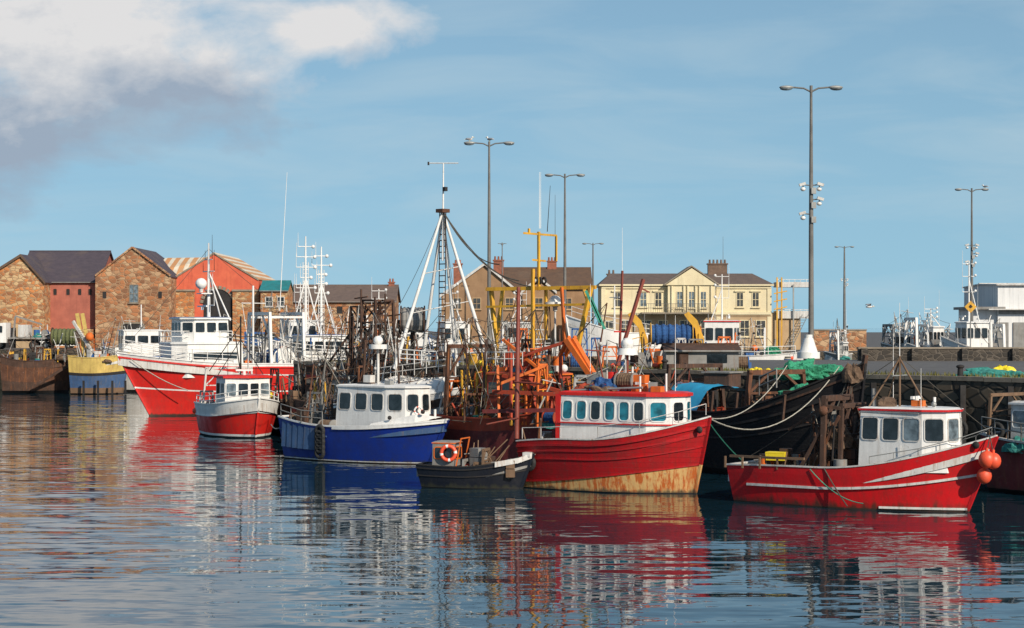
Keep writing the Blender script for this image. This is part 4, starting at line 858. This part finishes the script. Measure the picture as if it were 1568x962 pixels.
# ---------------------------------------------------------------- far-left boats
b=Bd('yellow_blue_trawler',(X(158,214),213,0),heading(.98,-.1))
hull(b,6.4,4.2,4.5,4.0,4.2,[(z_(.1),DARK),(z_(.7),WOOD),(f_(.50),BLUE2),(f_(.58),DARK),(f_(1),CREAM)],rake=.8,st=.9,bw=.9,cap=CREAM)
for px in (118,126): b.beam(b.P(px,480,214),b.P(px+12,545,214),.35,.35,CREAM)
b.beam(b.P(112,492,214),b.P(145,545,213),.3,.3,WHITE2); b.sph(b.P(137,516,213),.5,ORNG,n=10)
clutter(b,-2.6,2.6,-1.6,1.6,3.6,24,121,[CREAM,WHITE2,RUST,ORNG,BLUEN,DARK],1.1); rigging(b,-2.5,2.5,1.5,3.8,7,122,5,[WHITE2,BROWN,GREYP])
for px in (128,150,172,192): b.beam(b.P(px,583,210.4),b.P(px,604,210.4),.2,.2,DARK)
b.done()
b=Bd('rusty_old_boat',(-53.3,216,0),heading(.95,.1))
hull(b,8.5,4.6,4.2,3.6,4.2,[(z_(.3),DARK),(f_(.35),BROWN),(f_(.8),RUST),(f_(1),BROWN)],rake=1.2,bw=.9,inner=BROWN,cap=BROWN)
clutter(b,-4.2,4,-1.8,1.8,3.5,50,131,[BROWN,RUST,DARK,GREYP,YEL,RUST],.8)
rigging(b,-4,4,1.6,3.7,7,132,3.2,[BROWN,RUST,WHITE2])
b.beam(b.P(45,596,213),b.P(118,552,213),.28,.28,BROWN); b.done()
b=Bd('net_drum',(X(100,228.5),228.5,LZ)); drum(b,(0,0,1.5),(1,0,0),1.15,3.0,NETO,BROWN); b.box((0,0,.1),(4,1.6,.2),BROWN); b.done()
b=Bd('white_cabin_boat',(-42.5,219,0),heading(-.95,-.2))
hull(b,9,4.4,5.2,4.4,4.2,[(z_(.3),DARK),(f_(.6),WHITE2),(f_(.85),WHITE2),(f_(1),WHITE)],rake=1.5,bw=.8)
wheelhouse(b,[(-2.4,-1.5),(2.0,-1.5),(2.6,0),(2.0,1.5),(-2.4,1.5)],4.2,7.0,WHITE,WHITE,WHITE,{0:3,1:2,2:2,3:3},WHITE2,GLD,vz=(.5,.8))
b.tube((0,0,7.5),(0,0,10.0),.08,WHITE); radar(b,(0,0,7.4),1.6); clutter(b,-4,4,-1.7,1.7,4.2,24,141,[WHITE,WHITE2,GREYP,BLUEN],1.2); rigging(b,-4,4,1.5,4.4,8,142,4.5,[WHITE,WHITE2]); b.done()
# truck
b=Bd('flatbed_truck',(X(30,229.5),229.8,LZ),math.pi)
b.box((-1.2,0,1.1),(7.4,1.2,.25),DARK); b.box((-1.8,0,1.35),(5.6,2.4,.16),GREYP)
b.prism([(1.4,-1.15,.8),(3.5,-1.15,.8),(3.55,-1.15,1.9),(3.1,-1.15,3.1),(1.4,-1.15,3.2)],(0,2.3,0),WHITE)
b.win((2.35,1.155,2.4),V((-1,0,0)),EZ,1.0,.8,WHITE2,GLD); b.win((3.33,0,2.45),V((0,1,0)),V((-.33,0,.94)).normalized(),1.9,.9,WHITE2,GLD)
b.box((3.5,0,1.1),(.2,2.2,.5),DARK)
for x in (2.5,-1.8,-3.4):
    for y in (-1.05,1.05): b.torus((x,y,.5),(0,1,0),.34,.17,RUBB,n=18); b.tube((x,y-.1,.5),(x,y+.1,.5),.22,GALV,n=12)
b.box((-.6,0,2.2),(1.2,2,1.5),WHITE2); b.beam((.8,0,1.4),(.6,0,4.0),.2,.2,GREYP); b.beam((.6,0,4.0),(-2.6,0,3.0),.18,.18,GREYP)
clutter(b,-4.2,-1.4,-.8,.8,1.45,8,151,[WHITE2,BLUEN,ORNG,GREYP]); b.done()
def van(name,x,y,mat,rz=0):
    b=Bd(name,(x,y,LZ),rz); b.prism([(-2.4,-.95,.35),(2.3,-.95,.35),(2.4,-.95,1.0),(1.6,-.95,1.2),(.9,-.95,2.0),(-2.4,-.95,2.1)],(0,1.9,0),mat)
    b.win((1.0,-.955,1.5),EX,EZ,.7,.5,DARK,GLD); b.win((1.28,0,1.6),V((0,1,0)),V((-.7,0,.8)).normalized(),1.6,.75,DARK,GLD)
    b.win((-.6,-.955,1.5),EX,EZ,1.4,.5,DARK,GLD)
    for xx_ in (-1.6,1.5):
        for yy in (-.88,.88): b.torus((xx_,yy,.34),(0,1,0),.23,.11,RUBB,n=16); b.tube((xx_,yy-.1,.34),(xx_,yy+.1,.34),.15,GALV,n=10)
    b.box((2.42,-.6,.85),(.06,.3,.2),GLL); b.box((2.42,.6,.85),(.06,.3,.2),GLL); b.done()
van('white_van',X(88,236),236,WHITE); van('white_van',X(560,250),250,WHITE,math.pi)
van('parked_car',X(405,240),240,BLUEN); van('white_van',X(640,232),232,WHITE)
# ---------------------------------------------------------------- pier objects + basin boats
b=Bd('net_drum_frame',(X(1028,150),150,LZ))
drum(b,(0,0,2.1),(1,0,0),.95,3.2,NETBL,YEL); drum(b,(1.9,.6,2.0),(1,0,0),.8,.8,NETBL,ORNG)
for x in (-2.1,2.3):
    b.prism([(x-.15,-.6,0),(x+.35,-.6,0),(x+.2,-.6,1.8),(x-.3,-.6,3.2),(x-1.0,-.6,3.9),(x-1.35,-.6,3.7),(x-1.1,-.6,3.3),(x-.5,-.6,2.6)],(0,.4,0),YEL)
for y in (-.6,.9): b.beam((-2.2,y,.9),(2.2,y,.9),.2,.2,ORNG); b.beam((-2.2,y,0),(-2.2,y,2.2),.25,.25,YEL); b.beam((2.2,y,0),(2.2,y,2.2),.25,.25,YEL)
clutter(b,-3,3,-1.5,-.8,0,14,250,[GREYP,BROWN,YEL,BLUEN]); b.done()
def gboat(name,px0,px1,d,zb,zm,hc,wc,bowright,seed,mast,whx=(.0,.35),wh_h=3.0,pal=None,head_y=.12,stripe=None,B_=4.6):
    xa,xb=X(px0,d),X(px1,d);L=(xb-xa)*1.03; dx=1 if bowright else -1
    b=Bd(name,((xa+xb)/2,d,0),heading(dx,-head_y))
    hull(b,L,B_,zb,zm,zm+.1,[(z_(.3),DARK),(f_(.5),hc),(f_(.8),hc),(f_(.88),stripe or hc),(f_(1),hc)],rake=1.4,flare=.25,bw=.8,inner=WHITE2,cap=WHITE2)
    x0_,x1_=-L/2+whx[0]*L,-L/2+whx[1]*L
    wheelhouse(b,[(x0_,-1.5),(x1_-.5,-1.5),(x1_,0),(x1_-.5,1.5),(x0_,1.5)],zm-.6,zm-.6+wh_h,wc,wc,stripe or WHITE,{0:3,1:2,2:2,3:3},WHITE2,GLD,vz=(.55,.85))
    xm=(x0_+x1_)/2; zt=zm-.6+wh_h
    b.tube((xm,0,zt),(xm,0,zt+mast),.09,WHITE,.05); b.tube((xm-1,0,zt),(xm,0,zt+mast*.7),.05,WHITE)
    for k in (.5,.75,.95): b.tube((xm,-.7,zt+mast*k),(xm,.7,zt+mast*k),.035,WHITE); b.tube((xm-.6,0,zt+mast*k),(xm+.6,0,zt+mast*k),.035,WHITE); b.sph((xm-.6,0,zt+mast*k+.1),.13,WHITE,n=8); aerial(b,(xm+.6,0,zt+mast*k),1.2,.025)
    radar(b,(xm+.6,0,zt+.3),1.4); aerial(b,(xm-.6,.6,zt),3.5,.02)
    pal=pal or [WHITE,WHITE2,GREYP,BLUEN,ORNG,GALV,WHITE2]
    clutter(b,-L/2+.4,L/2-1.2,-1.4,1.4,zm-.4,26,seed,pal,1.1); rigging(b,-L/2+.4,L/2-1.2,1.4,zm-.4,8,seed+50,4.2,[WHITE,WHITE2,GREYP])
    gallows(b,L/2*.2 if whx[0]<.3 else -L/2*.5,0,zm-.8,3.2,3.2,WHITE,'y',.16)
    b.rail([(-L/2+.2,-B_*.42,zm+.1),(0,-B_*.48,zm),(L/2-1,-B_*.25,zb-.3)],.8,WHITE,.03,2,1)
    return b
b=gboat('white_red_trawler',1078,1232,168,5.3,4.9,WHITE,WHITE,True,201,4.2,(.02,.36),3.6,stripe=REDF)
b.box((-2,-1.56,5.9),(1.2,.03,.35),REDF); b.lump((1.5,-1,5.2),(.8,.6,.5),NETG,2); b.sph((0,-1.5,5.6),.3,ORNG); b.done()
b=Bd('white_high_bow_trawler',(X(942,163),164,0),heading(-.9,-.35))
hull(b,9,5,8.4,6.9,6.4,[(z_(.3),DARK),(f_(.5),WHITE2),(f_(.8),WHITE),(f_(1),WHITE)],rake=1.4,flare=.2,full=3,bw=.8); b.rail([(4,0,8.4),(2,1.9,7.6),(-4,2,6.6)],.8,WHITE2,.03,2,1)
b.tube((0,0,6.5),(0,0,11),.1,WHITE,.05); b.tube((0,-1,10),(0,1,10),.04,WHITE); b.done()
b=gboat('white_stern_trawler',1388,1450,178,5.9,5.2,WHITE2,WHITE,False,203,1.8,(.2,.6),2.8); 
gallows(b,1.5,0,4.6,3.6,3.4,WHITE,'y',.22); b.done()
b=gboat('grey_frame_trawler',1350,1402,182,5.9,5.4,GREYP,WHITE2,False,213,1.0,(.3,.6),2.0,pal=[GREYP,BROWN,WHITE2,GALV]); 
gallows(b,-1.2,0,5,2.8,3.4,GREYP,'y',.2); gallows(b,1,0,5,2.6,3.4,GREYP,'y',.2); b.done()
b=gboat('white_mast_trawler',1440,1532,172,6.6,5.4,WHITE,WHITE,False,204,5.6,(.3,.75),3.0); 
gallows(b,-2.5,0,4.6,3.0,3.6,WHITE,'y',.22); b.done()
b=gboat('grey_trawler',1262,1300,196,4.9,4.6,GREYP,WHITE2,False,206,1.2,(.2,.6),1.8,B_=3); b.done()
b=gboat('blue_deck_trawler',640,740,168,5.6,5.2,BLUE2,WHITE,False,207,3.5,(.3,.7),3.2,pal=[BLUEN,WHITE,BLUE2,WHITE2,ORNG,YEL]); b.done()
b=gboat('small_blue_trawler',540,620,163,5.4,5.0,BLUE2,WHITE2,False,208,3.5,(.3,.7),2.8); b.done()
b=gboat('white_yellow_trawler',745,860,185,5.8,5.4,WHITE2,WHITE2,True,209,3.0,(.3,.6),3.0,pal=[YEL,WHITE2,ORNG,BLUEN,GREYP]); b.done()
b=gboat('white_distant_trawler',400,520,196,6.4,5.6,WHITE,WHITE,False,210,4.0,(.3,.7),3.0); b.done()
b=Bd('fishing_net_pile',(X(1245,101.5),103,LZ)); b.lump((-.4,0,.1),(1.3,1.0,.75),NETG,1,40); b.lump((1.2,.3,.1),(1.2,.9,.5),NETG,5,34); b.done()
b=Bd('fishing_net_pile',(X(1520,98),99.5,LZ)); b.lump((0,0,.05),(1.6,.9,.45),NETT,2,34); b.lump((1.6,.2,.05),(1.0,.7,.35),NETT,6,30); b.done()
b=Bd('yellow_crate',(X(1538,104),104,LZ)); b.lump((0,0,.1),(.75,.5,.5),YELB,4,20); b.done()
for i,(px,dd,m) in enumerate(((1151,108,YELB),(1163,109,YELB),(1176,108,YELB),(1190,109,YELB),(1200,108,BUOY),(1158,111,YELB),(1222,106,YELB))):
    q=Bd('net_float',(X(px,dd),dd,LZ)); q.sph((0,0,.2),.2,m,n=10); q.torus((0,0,.2),(0,0,1),.19,.025,m,n=12,m=5); q.done()
b=Bd('white_radome',(X(1238,104.4),104.4,LZ)); b.tube((0,0,0),(0,0,1.0),.28,GALV,n=12); b.tube((0,0,1.0),(0,0,1.35),.62,WHITE,n=18); b.tube((0,0,1.35),(0,0,2.1),.5,WHITE,.26,n=18); b.tube((0,0,2.1),(0,0,2.3),.22,WHITE,n=12); b.done()
b=Bd('fish_boxes',(X(1000,118),120,LZ)); clutter(b,-5,6,-1.5,2.5,0,50,301,[GREYP,BROWN,WHITE2,BLUEN,ORNG,RUST],.8); b.done()
b=Bd('quayside_gear',(X(700,128),130,LZ)); clutter(b,-8,9,0,6,0,90,302,[BLUEN,BROWN,WHITE2,RUST,YEL,ORNG,GREYP,BROWN],1.2); b.done()
b=Bd('storage_shed',(X(1075,116),117,LZ)); gable(b,-2.2,2.2,-1.2,1.5,0,1.3,1.6,'x',GREYP,BROWN,ov=.15,rt=.06); b.box((-1.2,-1.23,.6),(.7,.05,1.1),BROWN); b.box((.9,-1.23,.8),(1.2,.05,.5),GLD); b.done()
for i in range(6):
    p=V((24.6,94,0)).lerp(V((-16,140,0)),.06+i*.17)-nn*.9; q=Bd('mooring_bollard',(p.x,p.y,LZ+.2)); q.tube((0,0,0),(0,0,.45),.16,DARK,.13,n=10); q.sph((0,0,.5),.22,DARK,(1,1,.5),10); q.done()
# ---------------------------------------------------------------- water
m,nt,p=newmat('harbour_water'); g=N(nt)
p.inputs['Base Color'].default_value=(.006,.026,.040,1); p.inputs['Roughness'].default_value=.02; p.inputs['IOR'].default_value=1.34
p.inputs['Specular IOR Level'].default_value=.62
def wn(scl,scale,amp,detail):
    x=g.noise(g.pos(scl),scale,detail,.5); s=g.n('ShaderNodeVectorMath',operation='SUBTRACT'); g.l(x.outputs['Color'],s.inputs[0]); s.inputs[1].default_value=(.5,.5,.5)
    t=g.n('ShaderNodeVectorMath',operation='MULTIPLY'); g.l(s.outputs[0],t.inputs[0]); t.inputs[1].default_value=(amp*.22,amp,0); return t.outputs[0]
def vadd(a,b_):
    s=g.n('ShaderNodeVectorMath',operation='ADD'); g.l(a,s.inputs[0]); g.l(b_,s.inputs[1]); return s.outputs[0]
w=vadd(wn((.22,1,1),1.3,.15,2),wn((.30,1,1),3.8,.09,2))
pt=g.noise(g.pos((.4,1,1)),.06,3); sc2=g.n('ShaderNodeVectorMath',operation='SCALE'); g.l(w,sc2.inputs[0]); g.l(g.mr(pt.outputs[0],.35,.65,.6,1.3),sc2.inputs['Scale'])
z1=g.n('ShaderNodeVectorMath',operation='ADD'); g.l(sc2.outputs[0],z1.inputs[0]); z1.inputs[1].default_value=(0,0,1)
nm=g.n('ShaderNodeVectorMath',operation='NORMALIZE'); g.l(z1.outputs[0],nm.inputs[0]); g.l(nm.outputs[0],p.inputs['Normal'])
b=Bd('harbour_water'); b.add([(-5000,-400,0),(5000,-400,0),(5000,9000,0),(-5000,9000,0)],[(0,1,2,3)],m); b.done()
# ---------------------------------------------------------------- sky / sun
w_=bpy.data.worlds.new('World'); sc.world=w_; w_.use_nodes=True; nt=w_.node_tree; nt.nodes.clear(); g=N(nt)
out=g.n('ShaderNodeOutputWorld'); bg=g.n('ShaderNodeBackground'); g.l(bg.outputs[0],out.inputs[0]); bg.inputs[1].default_value=.1
sky=g.n('ShaderNodeTexSky',sky_type='NISHITA'); sky.sun_disc=False
az=math.radians(146); el=math.radians(31); sky.sun_elevation=el; sky.sun_rotation=az; sky.air_density=1.0; sky.dust_density=.6; sky.ozone_density=1.6
tc=g.n('ShaderNodeTexCoord'); sp=g.n('ShaderNodeSeparateXYZ'); g.l(tc.outputs['Generated'],sp.inputs[0])
zz=g.math('ADD',g.math('MULTIPLY',g.math('ABSOLUTE',sp.outputs[2]),1.0),.10)
cb=g.n('ShaderNodeCombineXYZ'); g.l(sp.outputs[0],cb.inputs[0]);g.l(sp.outputs[1],cb.inputs[1]);g.l(zz,cb.inputs[2]); g.l(cb.outputs[0],sky.inputs[0])
ya=g.math('MAXIMUM',g.math('ABSOLUTE',sp.outputs[1]),.05); u=g.math('DIVIDE',sp.outputs[0],ya); v=g.math('DIVIDE',sp.outputs[2],ya)
uv=g.n('ShaderNodeCombineXYZ'); g.l(u,uv.inputs[0]); g.l(v,uv.inputs[1])
def ell(cu,cv,ru,rv):
    a=g.math('POWER',g.math('MULTIPLY',g.math('SUBTRACT',u,cu),1/ru),2); c=g.math('POWER',g.math('MULTIPLY',g.math('SUBTRACT',v,cv),1/rv),2)
    return g.math('SUBTRACT',1,g.math('SQRT',g.math('ADD',a,c)))
mp=g.n('ShaderNodeMapping'); mp.inputs['Scale'].default_value=(1,1.6,1); mp.inputs['Location'].default_value=(.37,.11,0); g.l(uv.outputs[0],mp.inputs[0])
n1=g.noise(mp.outputs[0],15,9,.60,.25); n2=g.noise(mp.outputs[0],13,7,.6)
e=g.math('MAXIMUM',ell(-.235,.150,.15,.060),ell(-.095,.154,.048,.020)); e=g.math('MAXIMUM',e,g.math('MULTIPLY',ell(-.27,.105,.13,.040),.9))
e=g.math('MAXIMUM',e,-.9)
dn=g.math('ADD',g.math('MULTIPLY',e,1.15),g.math('MULTIPLY',g.math('SUBTRACT',n1.outputs[0],.5),2.3))
mask=g.math('MULTIPLY',g.mr(dn,-.05,.65),.93)
mw=g.n('ShaderNodeMapping'); mw.inputs['Scale'].default_value=(1.4,7,1); mw.inputs['Rotation'].default_value=(0,0,.12); g.l(uv.outputs[0],mw.inputs[0])
n3=g.noise(mw.outputs[0],4.5,7,.55,.5); wisp=g.math('MULTIPLY',g.mr(n3.outputs[0],.43,.72),g.mr(v,.14,.24,.42,.10))
base0=g.mix(g.mr(v,.02,.32,.70,.15),sky.outputs[0],(2.8,5.5,7.1))
base=g.mix(wisp,base0,(5.2,6.4,7.0))
shade=g.mr(g.math('ADD',v,g.math('MULTIPLY',g.math('SUBTRACT',n2.outputs[0],.5),.15)),.11,.155)
cc=g.mix(shade,(3.3,4.0,5.0),(7.8,7.6,7.5))
g.l(g.mix(mask,base,cc),bg.inputs[0])
sun=bpy.data.lights.new('Sun','SUN'); sun.energy=4.9; sun.angle=math.radians(.5); sun.color=(1,.89,.74)
so=bpy.data.objects.new('sun',sun); sc.collection.objects.link(so)
to=V((math.sin(az)*math.cos(el),math.cos(az)*math.cos(el),math.sin(el))); so.rotation_euler=to.to_track_quat('Z','Y').to_euler(); so.location=(0,0,60)
sc.view_settings.view_transform='Standard'; sc.view_settings.look='None'; sc.view_settings.exposure=0
cam=bpy.data.cameras.new('Camera'); co=bpy.data.objects.new('Camera',cam); sc.collection.objects.link(co); sc.camera=co
co.location=(0,0,CH); co.rotation_euler=(math.radians(90),0,0); cam.lens=F/1568*36; cam.sensor_width=36; cam.shift_y=19/1568; cam.clip_end=20000; cam.clip_start=.5
